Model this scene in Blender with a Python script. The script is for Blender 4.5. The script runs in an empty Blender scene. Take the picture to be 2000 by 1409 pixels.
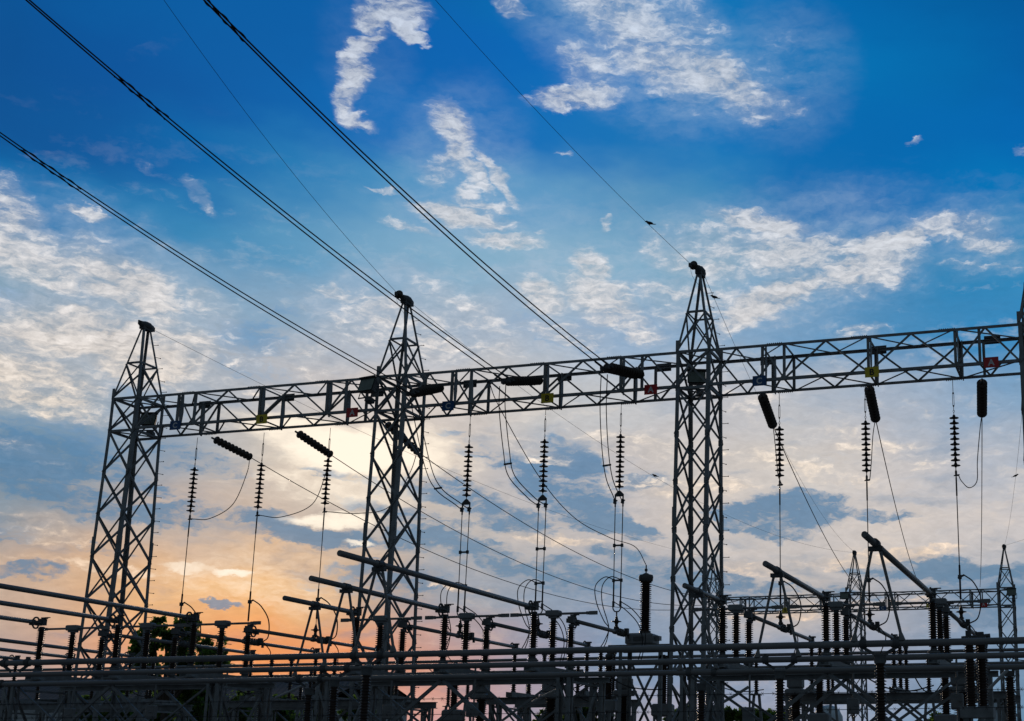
import bpy, math, random
import numpy as np
from mathutils import Vector, Matrix
random.seed(7)
sc = bpy.context.scene
COL = sc.collection
R_ = math.radians

# ------------------------------------------------------------------ camera
F, YAW, PIT, ROL, CX, CY, H = 2685.0, -.2798, .2388, .0033, 1420.8, 857.3, 1.7
fwd = Vector((math.sin(YAW)*math.cos(PIT), math.cos(YAW)*math.cos(PIT), math.sin(PIT)))
r0 = Vector((math.cos(YAW), -math.sin(YAW), 0)); u0 = r0.cross(fwd)
rt = r0*math.cos(ROL)+u0*math.sin(ROL); up = -r0*math.sin(ROL)+u0*math.cos(ROL)
camd = bpy.data.cameras.new('camera'); cam = bpy.data.objects.new('camera', camd); COL.objects.link(cam)
cam.matrix_world = Matrix(((rt.x, up.x, -fwd.x, 0), (rt.y, up.y, -fwd.y, 0), (rt.z, up.z, -fwd.z, H), (0, 0, 0, 1)))
camd.sensor_fit = 'HORIZONTAL'; camd.sensor_width = 36
camd.lens = F/2000*36
camd.shift_x = (1000-CX)/2000; camd.shift_y = (CY-704.5)/2000
camd.clip_start = .1; camd.clip_end = 3000
sc.camera = cam
sc.view_settings.view_transform = 'Standard'; sc.view_settings.look = 'None'
sc.view_settings.exposure = 0; sc.view_settings.gamma = 1

def ray(px, py): return fwd+rt*((px-CX)/F)-up*((py-CY)/F)
def at(px, py, Y):
    d = ray(px, py); return Vector((0, 0, H))+d*(Y/d.y)
def atX(px, py, X):
    d = ray(px, py); return Vector((0, 0, H))+d*(X/d.x)
def proj(p):
    p = Vector(p)-Vector((0, 0, H)); d = p.dot(fwd)
    return CX+F*p.dot(rt)/d, CY-F*p.dot(up)/d
def sky_dir(px, py):
    d = ray(px, py).normalized()
    return math.degrees(math.atan2(d.x, d.y)), math.degrees(math.asin(d.z))

def lin(c):
    return tuple(((v/255)/12.92 if v/255 <= .04045 else ((v/255+.055)/1.055)**2.4) for v in c)

# ------------------------------------------------------------------ sky
SUN_AZ, SUN_EL = sky_dir(665, 925)
world = bpy.data.worlds.new("World"); sc.world = world; world.use_nodes = True
NT = world.node_tree; NT.nodes.clear()
def nd(t, **k):
    n = NT.nodes.new(t)
    for a, b in k.items(): setattr(n, a, b)
    return n
def lk(a, b): NT.links.new(a, b)
def put(inp, v):
    if isinstance(v, (int, float, tuple, list)): inp.default_value = v
    else: lk(v, inp)
def M(op, a, b=None, c=None, clamp=False):
    n = nd('ShaderNodeMath', operation=op); n.use_clamp = clamp
    put(n.inputs[0], a)
    if b is not None: put(n.inputs[1], b)
    if c is not None: put(n.inputs[2], c)
    return n.outputs[0]
def MR(v, a, b, c=0., d=1., smooth=True):
    n = nd('ShaderNodeMapRange'); n.interpolation_type = 'SMOOTHSTEP' if smooth else 'LINEAR'
    put(n.inputs[0], v)
    for i, q in enumerate((a, b, c, d)): n.inputs[i+1].default_value = q
    return n.outputs[0]
def MIX(f, a, b):
    n = nd('ShaderNodeMix', data_type='RGBA'); put(n.inputs[0], f)
    for i, q in ((6, a), (7, b)):
        if isinstance(q, tuple): n.inputs[i].default_value = tuple(q)+(1,)
        else: lk(q, n.inputs[i])
    return n.outputs[2]
def NOISE(vec, scale, detail, rough=.55, dist=0., col=False):
    n = nd('ShaderNodeTexNoise'); n.inputs['Scale'].default_value = scale; n.inputs['Detail'].default_value = detail
    n.inputs['Roughness'].default_value = rough; n.inputs['Distortion'].default_value = dist; lk(vec, n.inputs['Vector'])
    return n.outputs['Color' if col else 'Fac']
def VM(op, a, b=None, s=None):
    n = nd('ShaderNodeVectorMath', operation=op); put(n.inputs[0], a)
    if b is not None: put(n.inputs[1], b)
    if s is not None: n.inputs['Scale'].default_value = s
    return n.outputs['Value' if op in ('LENGTH', 'DOT_PRODUCT') else 0]
tc = nd('ShaderNodeTexCoord'); sep = nd('ShaderNodeSeparateXYZ'); lk(tc.outputs['Generated'], sep.inputs[0])
az = M('MULTIPLY', M('ARCTAN2', sep.outputs[0], sep.outputs[1]), 57.29578)
el = M('MULTIPLY', M('ARCSINE', sep.outputs[2]), 57.29578)
cmb = nd('ShaderNodeCombineXYZ'); lk(az, cmb.inputs[0]); lk(el, cmb.inputs[1]); Pv = cmb.outputs[0]
# wisps are drawn out along a slanted wind direction
mp = nd('ShaderNodeMapping'); mp.inputs['Rotation'].default_value = (0, 0, R_(18)); mp.inputs['Scale'].default_value = (.55, 1.15, 1); lk(Pv, mp.inputs[0])
Ps = mp.outputs[0]
w1 = VM('MULTIPLY', VM('SUBTRACT', NOISE(Ps, .5, 3, col=True), (.5, .5, .5)), (1.3, 1.3, 0))
w2 = VM('MULTIPLY', VM('SUBTRACT', NOISE(Ps, 2.2, 4, .6, col=True), (.5, .5, .5)), (.8, .8, 0))
Pw = VM('ADD', VM('ADD', VM('ADD', Pv, (0, 0, 1)), w1), w2)
Pw2 = VM('ADD', Pv, VM('SCALE', w1, s=2.0))
sw = nd('ShaderNodeSeparateXYZ'); lk(Pw2, sw.inputs[0]); azw, elw = sw.outputs[0], sw.outputs[1]
ROWY = [0, 130, 260, 390, 520, 650, 780, 910, 1040, 1170, 1300, 1409]
GRID = [
 [(0,80,150),(0,85,158),(0,90,165),(0,90,165),(0,92,170),(0,100,175),(0,112,184),(0,112,184),(0,100,175),(0,95,165),(0,85,155)],
 [(0,75,145),(0,80,155),(0,85,160),(0,90,168),(0,95,178),(0,95,180),(0,108,188),(30,120,188),(0,108,180),(0,105,175),(0,90,165)],
 [(0,80,150),(0,82,155),(0,90,168),(0,100,178),(0,108,188),(10,106,185),(20,110,182),(0,110,185),(0,100,175),(0,100,175),(0,100,180)],
 [(0,112,180),(0,108,175),(0,115,178),(50,132,185),(90,150,195),(95,150,200),(95,145,190),(55,128,185),(0,100,175),(0,105,180),(0,115,185)],
 [(130,155,180),(50,128,180),(80,145,190),(110,155,195),(130,165,200),(135,170,200),(125,165,200),(120,158,190),(60,132,185),(30,120,180),(60,135,185)],
 [(140,160,180),(180,188,198),(165,180,195),(140,165,190),(155,172,192),(160,177,196),(140,170,200),(125,162,195),(100,150,190),(60,135,185),(50,135,190)],
 [(165,175,185),(110,150,175),(150,160,175),(205,198,195),(215,200,190),(200,196,192),(195,197,200),(190,190,195),(180,186,195),(160,175,195),(130,165,195)],
 [(80,130,160),(105,138,165),(160,165,175),(240,220,192),(228,208,186),(170,176,188),(195,190,190),(205,198,193),(208,202,197),(198,194,196),(172,182,196)],
 [(155,160,165),(185,170,160),(222,190,162),(178,166,162),(190,182,176),(190,184,182),(190,184,184),(205,196,190),(198,192,190),(212,202,195),(200,195,195)],
 [(205,172,145),(232,178,125),(248,185,112),(248,188,112),(155,157,165),(142,155,172),(128,150,176),(165,168,178),(200,188,178),(145,158,178),(118,148,176)],
 [(150,150,160),(222,160,125),(235,148,95),(238,142,78),(214,145,118),(160,150,165),(120,145,175),(120,145,175),(150,160,180),(140,155,180),(110,145,175)],
 [(110,130,150),(200,160,150),(222,160,130),(225,150,120),(210,155,150),(180,155,165),(150,155,175),(160,160,180),(150,160,180),(120,150,180),(95,135,165)]]
AZ0, AZ1 = sky_dir(-60, 700)[0], sky_dir(2060, 700)[0]
def gcol(az_, el_):
    # colour of the evening sky for one bearing and height, interpolated from the table
    d = Vector((math.sin(R_(az_))*math.cos(R_(el_)), math.cos(R_(az_))*math.cos(R_(el_)), math.sin(R_(el_))))
    x, y = proj(Vector((0, 0, H))+d*100)
    gx = min(max(x/200, 0), 9.999); i = int(gx); fx = gx-i
    y = min(max(y, 0), 1408.9); j = max(k for k in range(11) if ROWY[k] <= y); fy = (y-ROWY[j])/(ROWY[j+1]-ROWY[j])
    a = [np.array(lin(GRID[j+q][i+p]))*(1, 1.09 if j+q < 5 else 1, 1) for q in (0, 1) for p in (0, 1)]
    return tuple((a[0]*(1-fx)+a[1]*fx)*(1-fy)+(a[2]*(1-fx)+a[3]*fx)*fy)
ELS = [sky_dir(1200, y)[1] for y in ROWY]
facx = MR(azw, AZ0, AZ1, smooth=False)
skyc = None
for k, e in enumerate(ELS):
    rp = nd('ShaderNodeValToRGB'); cr = rp.color_ramp; lk(facx, rp.inputs[0])
    NS = 13
    while len(cr.elements) < NS: cr.elements.new(.5)
    for i in range(NS): cr.elements[i].position = i/(NS-1)
    for i in range(NS):
        cr.elements[i].color = gcol(AZ0+(AZ1-AZ0)*i/(NS-1), e)+(1,)
    skyc = rp.outputs[0] if skyc is None else MIX(MR(elw, ELS[k-1], e, 0, 1), skyc, rp.outputs[0])
def masks(L):
    out = None
    for m in L:
        x, y, rx, ry, an, st = m
        a, e = sky_dir(x, y); a2, e2 = sky_dir(x+10, y); s = math.hypot((a2-a), (e2-e))/10
        c_, s_ = math.cos(R_(an)), -math.sin(R_(an)); rx *= s; ry *= s
        u = VM('DOT_PRODUCT', Pw, (c_/rx, s_/rx, -(a*c_+e*s_)/rx)); w = VM('DOT_PRODUCT', Pw, (-s_/ry, c_/ry, -(-a*s_+e*c_)/ry))
        v = MR(M('MULTIPLY_ADD', w, w, M('MULTIPLY', u, u)), 2.4, 0, 0, st)
        out = v if out is None else M('MAXIMUM', out, v)
    return out
WHITE = [(770,15,66,30,10,1),(735,42,40,20,0,1),(805,72,36,14,15,1),(715,88,46,14,-18,1),(676,112,20,24,0,1),(690,155,26,36,10,1),(676,192,22,22,0,1),(696,230,36,13,10,1),
 (1000,8,38,15,25,.85),(1230,40,140,62,32,.78),(1150,140,60,40,20,.6),(1290,105,140,60,25,.9),(1410,160,110,36,28,.95),(1125,190,80,18,-5,1),(1490,195,70,16,12,.65),(1530,130,80,70,0,.22),(1340,60,70,60,40,.55),
 (880,242,46,32,30,1),(902,285,24,36,40,.95),(862,330,46,24,-30,.65),(925,335,16,48,-48,.8),(975,350,58,12,48,.9),(915,378,20,24,0,.8),(945,396,50,9,5,.85),(905,420,90,20,4,1),(800,446,60,8,4,.7),(990,470,66,16,3,1),(1050,455,15,8,0,.7),(1183,440,10,15,0,.6),(740,377,34,4,3,.6),
 (165,422,42,12,4,.85),(388,372,40,12,32,.6),(320,340,50,9,22,.28),(300,95,70,12,-30,.15),
 (20,410,70,50,40,1),(70,505,140,66,25,.95),(240,560,135,60,22,1),(130,650,190,70,0,.95),(250,690,150,60,8,1),(60,735,150,66,10,1),(350,680,80,62,30,.9),(420,610,60,40,30,.6),(480,700,90,30,10,.6),(130,800,110,20,10,.6),(60,880,90,22,8,.35),(80,1040,90,28,8,.6),
 (660,572,48,13,10,.6),(800,640,110,52,18,.8),(700,650,90,28,0,.75),(880,600,90,38,10,.6),(960,680,60,50,0,.6),(620,720,120,36,8,.55),(480,760,140,20,5,.5),
 (1155,520,38,28,50,.95),(1065,580,55,28,20,.95),(1170,590,84,42,20,.95),(1240,640,62,22,18,.85),(1100,650,90,22,8,.6),
 (1480,436,88,20,5,1),(1400,500,120,48,0,.8),(1560,500,150,42,0,.95),(1690,515,110,46,-16,1),(1765,472,48,20,-20,1),(1345,600,100,50,10,.65),(1510,585,130,30,-25,.95),(1420,640,100,22,-30,.6),(1860,445,84,22,4,1),(1930,470,62,24,15,.75),(1680,655,60,13,-8,.65),(1290,480,40,30,0,.65),(1450,790,130,24,5,.35),
 (1080,1052,110,9,8,.7),(1420,1098,120,12,6,.7),(1700,1085,160,12,-3,.7),(1750,1185,140,10,4,.6),(1500,1195,100,9,4,.7),(900,1150,60,7,6,.7),(200,1110,160,10,3,.6),(1330,950,140,26,0,.55),(1650,890,240,40,0,.5),(1020,870,90,22,10,.6),(1220,870,110,26,5,.6),(1778,270,15,5,0,.65),(1998,288,12,8,0,.5),(1105,296,14,5,10,.6),(1900,520,70,7,8,.4)]
DARK = [(1115,895,56,34,25,1),(1120,975,95,36,22,.9),(1250,943,60,16,-8,.8),(1530,1005,112,34,-6,1),(1600,985,60,16,0,.6),(480,665,72,40,12,.75),(640,1052,95,20,-4,.95),(860,1062,130,30,6,.75),(890,965,110,26,15,.7),(50,1118,62,17,-3,.9),(70,885,150,55,0,1),(120,975,150,30,8,.8),(20,1040,60,20,0,.6),(330,880,60,30,0,.4),(1090,1120,130,28,8,.75),(1440,1150,110,26,15,.7),(1850,1112,170,22,4,.85),(430,1187,38,6,8,1),(1150,655,42,28,0,.6),(1060,640,60,26,20,.45),(450,715,110,22,5,.5),(960,885,70,20,0,.5),(230,770,130,18,10,.45),(0,585,55,26,0,.8),(1000,905,50,18,0,.5),(1700,1010,90,10,4,.3),(560,620,60,18,20,.35),(880,840,34,9,0,.6),(320,1020,90,12,5,.35),(200,1080,60,9,0,.3),(700,940,90,10,10,.5),(1250,1090,90,16,8,.6),(1650,900,120,14,5,.25),(400,905,100,20,10,.45),(60,840,160,30,-5,.6),(140,955,130,24,10,.65),(380,1005,180,22,0,.6),(760,1130,110,28,0,.65),(985,1010,100,24,10,.8),(1180,1025,110,18,8,.7),(560,1040,120,18,8,.8),(250,930,100,20,15,.5),(1070,930,50,40,60,.7),(1480,1025,90,20,10,.8),(1130,880,30,20,0,.7),(800,1005,120,14,10,.7),(1290,1130,120,26,6,.7),(1600,1150,120,16,5,.6),(1950,1170,120,40,0,.6),(720,1160,120,16,6,.5)]
GLOW = [(700,880,150,46,4,1),(620,855,130,36,8,.7),(560,1150,150,40,0,.28),(700,960,110,26,0,.45),(860,900,90,20,6,.3),(655,1012,90,14,-4,.8),(780,860,110,44,0,.55),(560,935,60,16,-8,.4),(455,1112,40,9,0,.7),(370,1100,50,10,0,.5),(700,1060,24,6,0,.7),(500,1130,180,60,0,.25)]
def aniso(rot, sx, sy, off=0.):
    n = nd('ShaderNodeMapping'); n.inputs['Rotation'].default_value = (0, 0, R_(rot)); n.inputs['Scale'].default_value = (sx, sy, 1); n.inputs['Location'].default_value = (off, off*.7, off); lk(Pn, n.inputs[0]); return n.outputs[0]
Pn = VM('ADD', VM('ADD', Pv, VM('MULTIPLY', w1, (.45, .45, 0))), VM('MULTIPLY', w2, (.7, .7, 0)))
nA = NOISE(aniso(14, .34, 1.5), 1.0, 9, .54)        # drawn-out fibres
nB = NOISE(aniso(-35, .8, 1.7, 5), 1.7, 8, .58)     # crossing ripples
nC = NOISE(aniso(6, .55, 1.5, 9), .42, 6, .5)        # billows
nD = M('SUBTRACT', NOISE(aniso(30, 1.0, 3.2, 2), 1.9, 7, .62), .5)   # fine combed ripples
n5 = M('SUBTRACT', nA, .5); nf5 = M('SUBTRACT', nB, .5); nc5 = M('SUBTRACT', nC, .5)
fray = M('ADD', M('ADD', M('MULTIPLY', n5, 1.15), M('MULTIPLY', nf5, .95)), M('MULTIPLY', nc5, .7)); fray = M('ADD', fray, M('MULTIPLY', nD, .7))
def cloud(L, k, lo, hi):
    m = masks(L); return MR(M('ADD', m, M('MULTIPLY', M('MULTIPLY', fray, k), MR(m, 0, .3))), lo, hi)
dk = cloud(DARK, 1.7, .08, .85)
wm = masks(WHITE); wf = M('MULTIPLY', fray, MR(wm, 0, .3))
wh = M('MAXIMUM', MR(M('ADD', wm, M('MULTIPLY', wf, 1.45)), .22, 1.22), M('MULTIPLY', MR(M('ADD', wm, M('MULTIPLY', wf, .6)), .05, .9), .34))
veil = M('MULTIPLY', masks([(1240,70,200,110,25,.6),(1360,140,150,70,20,.5),(1520,140,120,100,0,.26),(1500,520,300,110,-8,.6),(1130,600,170,110,20,.5),(890,330,110,130,20,.35),(140,620,280,190,15,.7),(800,640,170,90,10,.6),(940,430,150,50,0,.5),(1880,460,150,60,10,.4),(720,120,70,110,-20,.12)]), MR(M('ADD', M('ADD', n5, nf5), M('MULTIPLY', nc5, .6)), -.55, .55, .05, 1.1))
gl = cloud(GLOW, .5, .0, 1.0)
KP = [(0, (226,192,165)), (.2, (232,206,180)), (.36, (234,218,200)), (.5, (218,212,208)), (.66, (208,210,215)), (1, (190,200,215))]
def ramp(v, K):
    n = nd('ShaderNodeValToRGB'); c = n.color_ramp; lk(v, n.inputs[0])
    while len(c.elements) < len(K): c.elements.new(.5)
    for i, (p, q) in enumerate(K): c.elements[i].position = p
    for i, (p, q) in enumerate(K): c.elements[i].color = lin(q)+(1,)
    return n.outputs[0]
elf = MR(el, ELS[-1], ELS[0], smooth=False)
cldc = ramp(elf, KP); drkc = ramp(elf, [(0, (112,130,155)), (.22, (88,128,160)), (.36, (72,125,166)), (.5, (105,150,188)), (1, (60,130,185))])
# thin sheets of high cloud, thicker towards the horizon: pale fibres and blue-grey gaps
amt = MR(el, ELS[2], ELS[7], .0, .55)
skyc = MIX(M('MULTIPLY', MR(M('ADD', M('MULTIPLY', n5, -.8), M('MULTIPLY', nc5, -1.1)), .03, .34), MR(el, ELS[3], ELS[8], 0, .42)), skyc, drkc)
fibc = MIX(MR(el, ELS[9], ELS[5], .6, .1), cldc, skyc)
skyc = MIX(M('MULTIPLY', MR(M('ADD', M('ADD', n5, nf5), nc5), .0, .40), amt), skyc, fibc)
skyc = MIX(M('MULTIPLY', dk, .85), skyc, drkc)
whc = nd('ShaderNodeMix', data_type='RGBA', blend_type='MULTIPLY'); whc.inputs[0].default_value = 1; lk(cldc, whc.inputs[6]); lk(M('ADD', .94, M('MULTIPLY', M('ADD', M('ADD', nf5, n5), nD), .8)), whc.inputs[7])
skyc = MIX(veil, skyc, MIX(.5, cldc, (.11, .34, .62)))
skyc = MIX(M('MULTIPLY', wh, .9), skyc, whc.outputs[2])
grain = nd('ShaderNodeMix', data_type='RGBA', blend_type='MULTIPLY'); grain.inputs[0].default_value = 1; lk(skyc, grain.inputs[6]); lk(M('ADD', 1, M('MULTIPLY', M('ADD', nD, M('MULTIPLY', nf5, .7)), MR(el, ELS[3], ELS[6], .02, .30))), grain.inputs[7]); skyc = grain.outputs[2]
skyc = MIX(gl, skyc, (1.08, .95, .78))
# the sky away from the sunset: deep dusk blue overhead and behind the viewer
far_az = M('ABSOLUTE', M('SUBTRACT', az, (AZ0+AZ1)/2))
outm = M('MAXIMUM', MR(far_az, 19, 75), MR(el, ELS[0]+.5, 62))
skyc = MIX(outm, skyc, (.06, .085, .11))
nish = nd('ShaderNodeTexSky'); nish.sky_type = 'NISHITA'; nish.sun_disc = False
nish.sun_elevation = R_(SUN_EL); nish.sun_rotation = R_(SUN_AZ); nish.dust_density = 2
bgN = nd('ShaderNodeBackground'); lk(nish.outputs[0], bgN.inputs[0]); bgN.inputs[1].default_value = .05
below = MR(el, -3, 0)
bgC = nd('ShaderNodeBackground'); lk(MIX(below, (.01, .011, .012), skyc), bgC.inputs[0]); bgC.inputs[1].default_value = 1.0
mixs = nd('ShaderNodeMixShader'); mixs.inputs[0].default_value = .99; lk(bgN.outputs[0], mixs.inputs[1]); lk(bgC.outputs[0], mixs.inputs[2])
wo = nd('ShaderNodeOutputWorld'); lk(mixs.outputs[0], wo.inputs[0])
world.cycles.sampling_method = 'MANUAL'; world.cycles.sample_map_resolution = 256

# ------------------------------------------------------------------ sun (behind thin cloud)
sl = bpy.data.lights.new('sun', 'SUN'); sl.energy = .9; sl.angle = R_(10); sl.color = (1, .80, .60)
so = bpy.data.objects.new('sun', sl); COL.objects.link(so)
a, e = R_(SUN_AZ), R_(SUN_EL)
so.rotation_euler = Vector((math.sin(a)*math.cos(e), math.cos(a)*math.cos(e), math.sin(e))).to_track_quat('Z', 'Y').to_euler()

# ------------------------------------------------------------------ materials
def mat(name, c, rough=.6, metal=0., var=.25, vscale=3., spot=None, bump=0., spec=.5, stretch=None):
    m = bpy.data.materials.new(name); m.use_nodes = True; t = m.node_tree; b = t.nodes['Principled BSDF']
    b.inputs['Roughness'].default_value = rough; b.inputs['Metallic'].default_value = metal
    b.inputs['Specular IOR Level'].default_value = spec
    tcx = t.nodes.new('ShaderNodeTexCoord'); n = t.nodes.new('ShaderNodeTexNoise'); n.inputs['Scale'].default_value = vscale; n.inputs['Detail'].default_value = 6
    mpn = t.nodes.new('ShaderNodeMapping'); t.links.new(tcx.outputs['Object'], mpn.inputs[0]); t.links.new(mpn.outputs[0], n.inputs['Vector'])
    if stretch: mpn.inputs['Scale'].default_value = stretch
    r = t.nodes.new('ShaderNodeValToRGB'); t.links.new(n.outputs['Fac'], r.inputs[0])
    r.color_ramp.elements[0].position = .3; r.color_ramp.elements[1].position = .72
    r.color_ramp.elements[0].color = tuple(v*(1-var) for v in c)+(1,); r.color_ramp.elements[1].color = tuple(min(1, v*(1+var)) for v in c)+(1,)
    if spot:
        el2 = r.color_ramp.elements.new(.86); el2.color = tuple(spot)+(1,)
    t.links.new(r.outputs[0], b.inputs['Base Color'])
    rr = t.nodes.new('ShaderNodeMapRange'); t.links.new(n.outputs['Fac'], rr.inputs[0]); rr.inputs[3].default_value = rough-.12; rr.inputs[4].default_value = min(1, rough+.14)
    t.links.new(rr.outputs[0], b.inputs['Roughness'])
    if bump:
        bp = t.nodes.new('ShaderNodeBump'); bp.inputs['Strength'].default_value = bump; t.links.new(n.outputs['Fac'], bp.inputs['Height']); t.links.new(bp.outputs[0], b.inputs['Normal'])
    return m
STEEL = mat('galvanised_steel', (.24, .26, .27), .6, .25, .3, 4, bump=.1)
DSTEEL = mat('weathered_steel', (.10, .105, .11), .65, .2, .35, 3, spot=(.13, .09, .06))
ALU = mat('aluminium_tube', (.22, .22, .22), .5, .3, .2, 2.5, stretch=(.3, .3, 3))
PORC = mat('brown_porcelain', (.045, .025, .018), .3, 0, .3, 9)
GPORC = mat('dark_disc_porcelain', (.05, .038, .03), .35, 0, .3, 9)
WIRE = mat('weathered_wire', (.05, .05, .055), .85, .0, .2, 5, spec=.1)
PAINT = mat('grey_cabinet_paint', (.22, .235, .245), .5, 0, .18, 5, bump=.05)
RED = mat('red_sign_enamel', (.62, .03, .035), .4, 0, .15, 8)
YEL = mat('yellow_sign_enamel', (.8, .62, .03), .4, 0, .15, 8)
BLU = mat('blue_sign_enamel', (.015, .09, .26), .4, 0, .15, 8)
WHT = mat('white_letter_paint', (.72, .74, .75), .5, 0, .08, 9)
BLK = mat('black_letter_paint', (.02, .02, .02), .5, 0, .1, 9)
LENS = mat('dull_lamp_glass', (.16, .20, .17), .2, 0, .2, 6)
BARK = mat('bark', (.07, .05, .035), .9, 0, .4, 12, bump=.4)
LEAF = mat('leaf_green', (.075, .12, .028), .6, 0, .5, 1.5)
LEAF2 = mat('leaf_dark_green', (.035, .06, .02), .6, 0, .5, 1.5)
WALL = mat('pale_render', (.66, .7, .72), .85, 0, .12, 1.2, bump=.1)
BIRD = mat('bird_plumage', (.03, .028, .027), .8, 0, .4, 30)
TANKM = mat('pale_tank_paint', (.6, .72, .8), .45, 0, .1, 2)
for m_ in (LEAF, LEAF2):
    b = m_.node_tree.nodes['Principled BSDF']
    b.inputs['Transmission Weight'].default_value = 0
    t = m_.node_tree; tr = t.nodes.new('ShaderNodeBsdfTranslucent'); mx = t.nodes.new('ShaderNodeMixShader'); mx.inputs[0].default_value = .5
    tr.inputs[0].default_value = (.2, .34, .05, 1)
    t.links.new(b.outputs[0], mx.inputs[1]); t.links.new(tr.outputs[0], mx.inputs[2]); t.links.new(mx.outputs[0], t.nodes['Material Output'].inputs[0])
# roof tiles
ROOF = bpy.data.materials.new('roof_tiles'); ROOF.use_nodes = True
t = ROOF.node_tree; b = t.nodes['Principled BSDF']; b.inputs['Roughness'].default_value = .85
tcx = t.nodes.new('ShaderNodeTexCoord'); br = t.nodes.new('ShaderNodeTexBrick'); t.links.new(tcx.outputs['UV'], br.inputs[0])
br.inputs['Color1'].default_value = (.11, .085, .075, 1); br.inputs['Color2'].default_value = (.16, .12, .10, 1); br.inputs['Mortar'].default_value = (.03, .027, .025, 1)
br.inputs['Scale'].default_value = 1; br.inputs['Brick Width'].default_value = .3; br.inputs['Row Height'].default_value = .34; br.inputs['Mortar Size'].default_value = .03
t.links.new(br.outputs[0], b.inputs['Base Color'])
# gravel
GRAV = mat('gravel', (.17, .16, .15), .95, 0, .35, 9, bump=.6)

# ------------------------------------------------------------------ mesh helpers
def V(*a): return Vector(a if len(a) > 1 else a[0])
class MB:
    def __init__(s): s.v = []; s.f = []; s.sm = []
    def add(s, vs, fs, sm=False):
        o = len(s.v); s.v += [tuple(q) for q in vs]; s.f += [tuple(i+o for i in q) for q in fs]; s.sm += [sm]*len(fs)
    def frame(s, d, ref=None):
        d = d.normalized()
        r = Vector(ref) if ref is not None else (Vector((0, 0, 1)) if abs(d.z) < .9 else Vector((1, 0, 0)))
        u = r-d*r.dot(d)
        if u.length < 1e-4: u = Vector((1, .3, .2)); u = u-d*u.dot(d)
        u.normalize(); return d, u, d.cross(u)
    def prism(s, a, b, poly, u, w):
        n = len(poly); vs = [a+u*p[0]+w*p[1] for p in poly]+[b+u*p[0]+w*p[1] for p in poly]
        fs = [(i, (i+1) % n, n+(i+1) % n, n+i) for i in range(n)]+[tuple(range(n-1, -1, -1)), tuple(range(n, 2*n))]
        s.add(vs, fs)
    def bar(s, a, b, w, h=None, ref=None):
        a, b = V(a), V(b); h = h or w; d, u, x = s.frame(b-a, ref)
        s.prism(a, b, [(-w/2, -h/2), (w/2, -h/2), (w/2, h/2), (-w/2, h/2)], u, x); return s
    def ang(s, a, b, w, n, t=.007):
        # rolled steel angle: one flange lies flat across direction n, the other stands along n
        a, b = V(a), V(b); d, u, x = s.frame(b-a, n)
        s.prism(a, b, [(0, -w/2), (w*.8, -w/2), (w*.8, -w/2+t), (t, -w/2+t), (t, w/2), (0, w/2)], u, x); return s
    def leg(s, a, b, w, sx, sy, t=.01):
        # corner angle opening towards (sx, sy)
        a, b = V(a), V(b)
        u, x = Vector((sx, 0, 0)), Vector((0, sy, 0))
        P = [(0, 0), (w, 0), (w, t), (t, t), (t, w), (0, w)]
        if sx*sy < 0: P = P[::-1]
        s.prism(a, b, P, u, x); return s
    def tube(s, pts, r, n=8, caps=True, rs=None):
        pts = [V(p) for p in pts]; m = len(pts); vs = []
        d0 = (pts[1]-pts[0]); d0, u, x = s.frame(d0)
        for i, p in enumerate(pts):
            d = (pts[min(i+1, m-1)]-pts[max(i-1, 0)]).normalized()
            u = (u-d*u.dot(d)).normalized(); x = d.cross(u); rr = rs[i] if rs else r
            vs += [p+(u*math.cos(k*2*math.pi/n)+x*math.sin(k*2*math.pi/n))*rr for k in range(n)]
        fs = [(i*n+k, i*n+(k+1) % n, (i+1)*n+(k+1) % n, (i+1)*n+k) for i in range(m-1) for k in range(n)]
        s.add(vs, fs, True)
        if caps: s.add(vs[:n], [tuple(range(n-1, -1, -1))]); s.add(vs[-n:], [tuple(range(n))])
        return s
    def lathe(s, a, b, prof, n=14):
        a, b = V(a), V(b); d, u, x = s.frame(b-a); m = len(prof); vs = []
        for q, r in prof:
            vs += [a+d*q+(u*math.cos(k*2*math.pi/n)+x*math.sin(k*2*math.pi/n))*max(r, .0005) for k in range(n)]
        fs = [(i*n+k, i*n+(k+1) % n, (i+1)*n+(k+1) % n, (i+1)*n+k) for i in range(m-1) for k in range(n)]
        s.add(vs, fs, True); s.add(vs[:n], [tuple(range(n-1, -1, -1))]); s.add(vs[-n:], [tuple(range(n))]); return s
    def box(s, c, sz, rot=None, bev=0.):
        c = V(c); x, y, z = (q/2 for q in sz); rot = rot or Matrix.Identity(3)
        if bev:
            b = bev; P = [(-x+b, -y), (x-b, -y), (x, -y+b), (x, y-b), (x-b, y), (-x+b, y), (-x, y-b), (-x, -y+b)]
            Q = [(px*(1-b/x), py*(1-b/y)) for px, py in P]
            L = [[(p[0], p[1], zz) for p in pp] for pp, zz in ((Q, -z), (P, -z+b), (P, z-b), (Q, z))]
            vs = [c+rot @ Vector(q) for l in L for q in l]
            fs = [(i*8+k, i*8+(k+1) % 8, (i+1)*8+(k+1) % 8, (i+1)*8+k) for i in range(3) for k in range(8)]+[tuple(range(7, -1, -1)), tuple(range(24, 32))]
            s.add(vs, fs); return s
        vs = [c+rot @ Vector((i*x, j*y, k*z)) for i in (-1, 1) for j in (-1, 1) for k in (-1, 1)]
        s.add(vs, [(0, 1, 3, 2), (4, 6, 7, 5), (0, 4, 5, 1), (2, 3, 7, 6), (0, 2, 6, 4), (1, 5, 7, 3)]); return s
    def quad(s, p): s.add(p, [tuple(range(len(p)))]); return s
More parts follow.
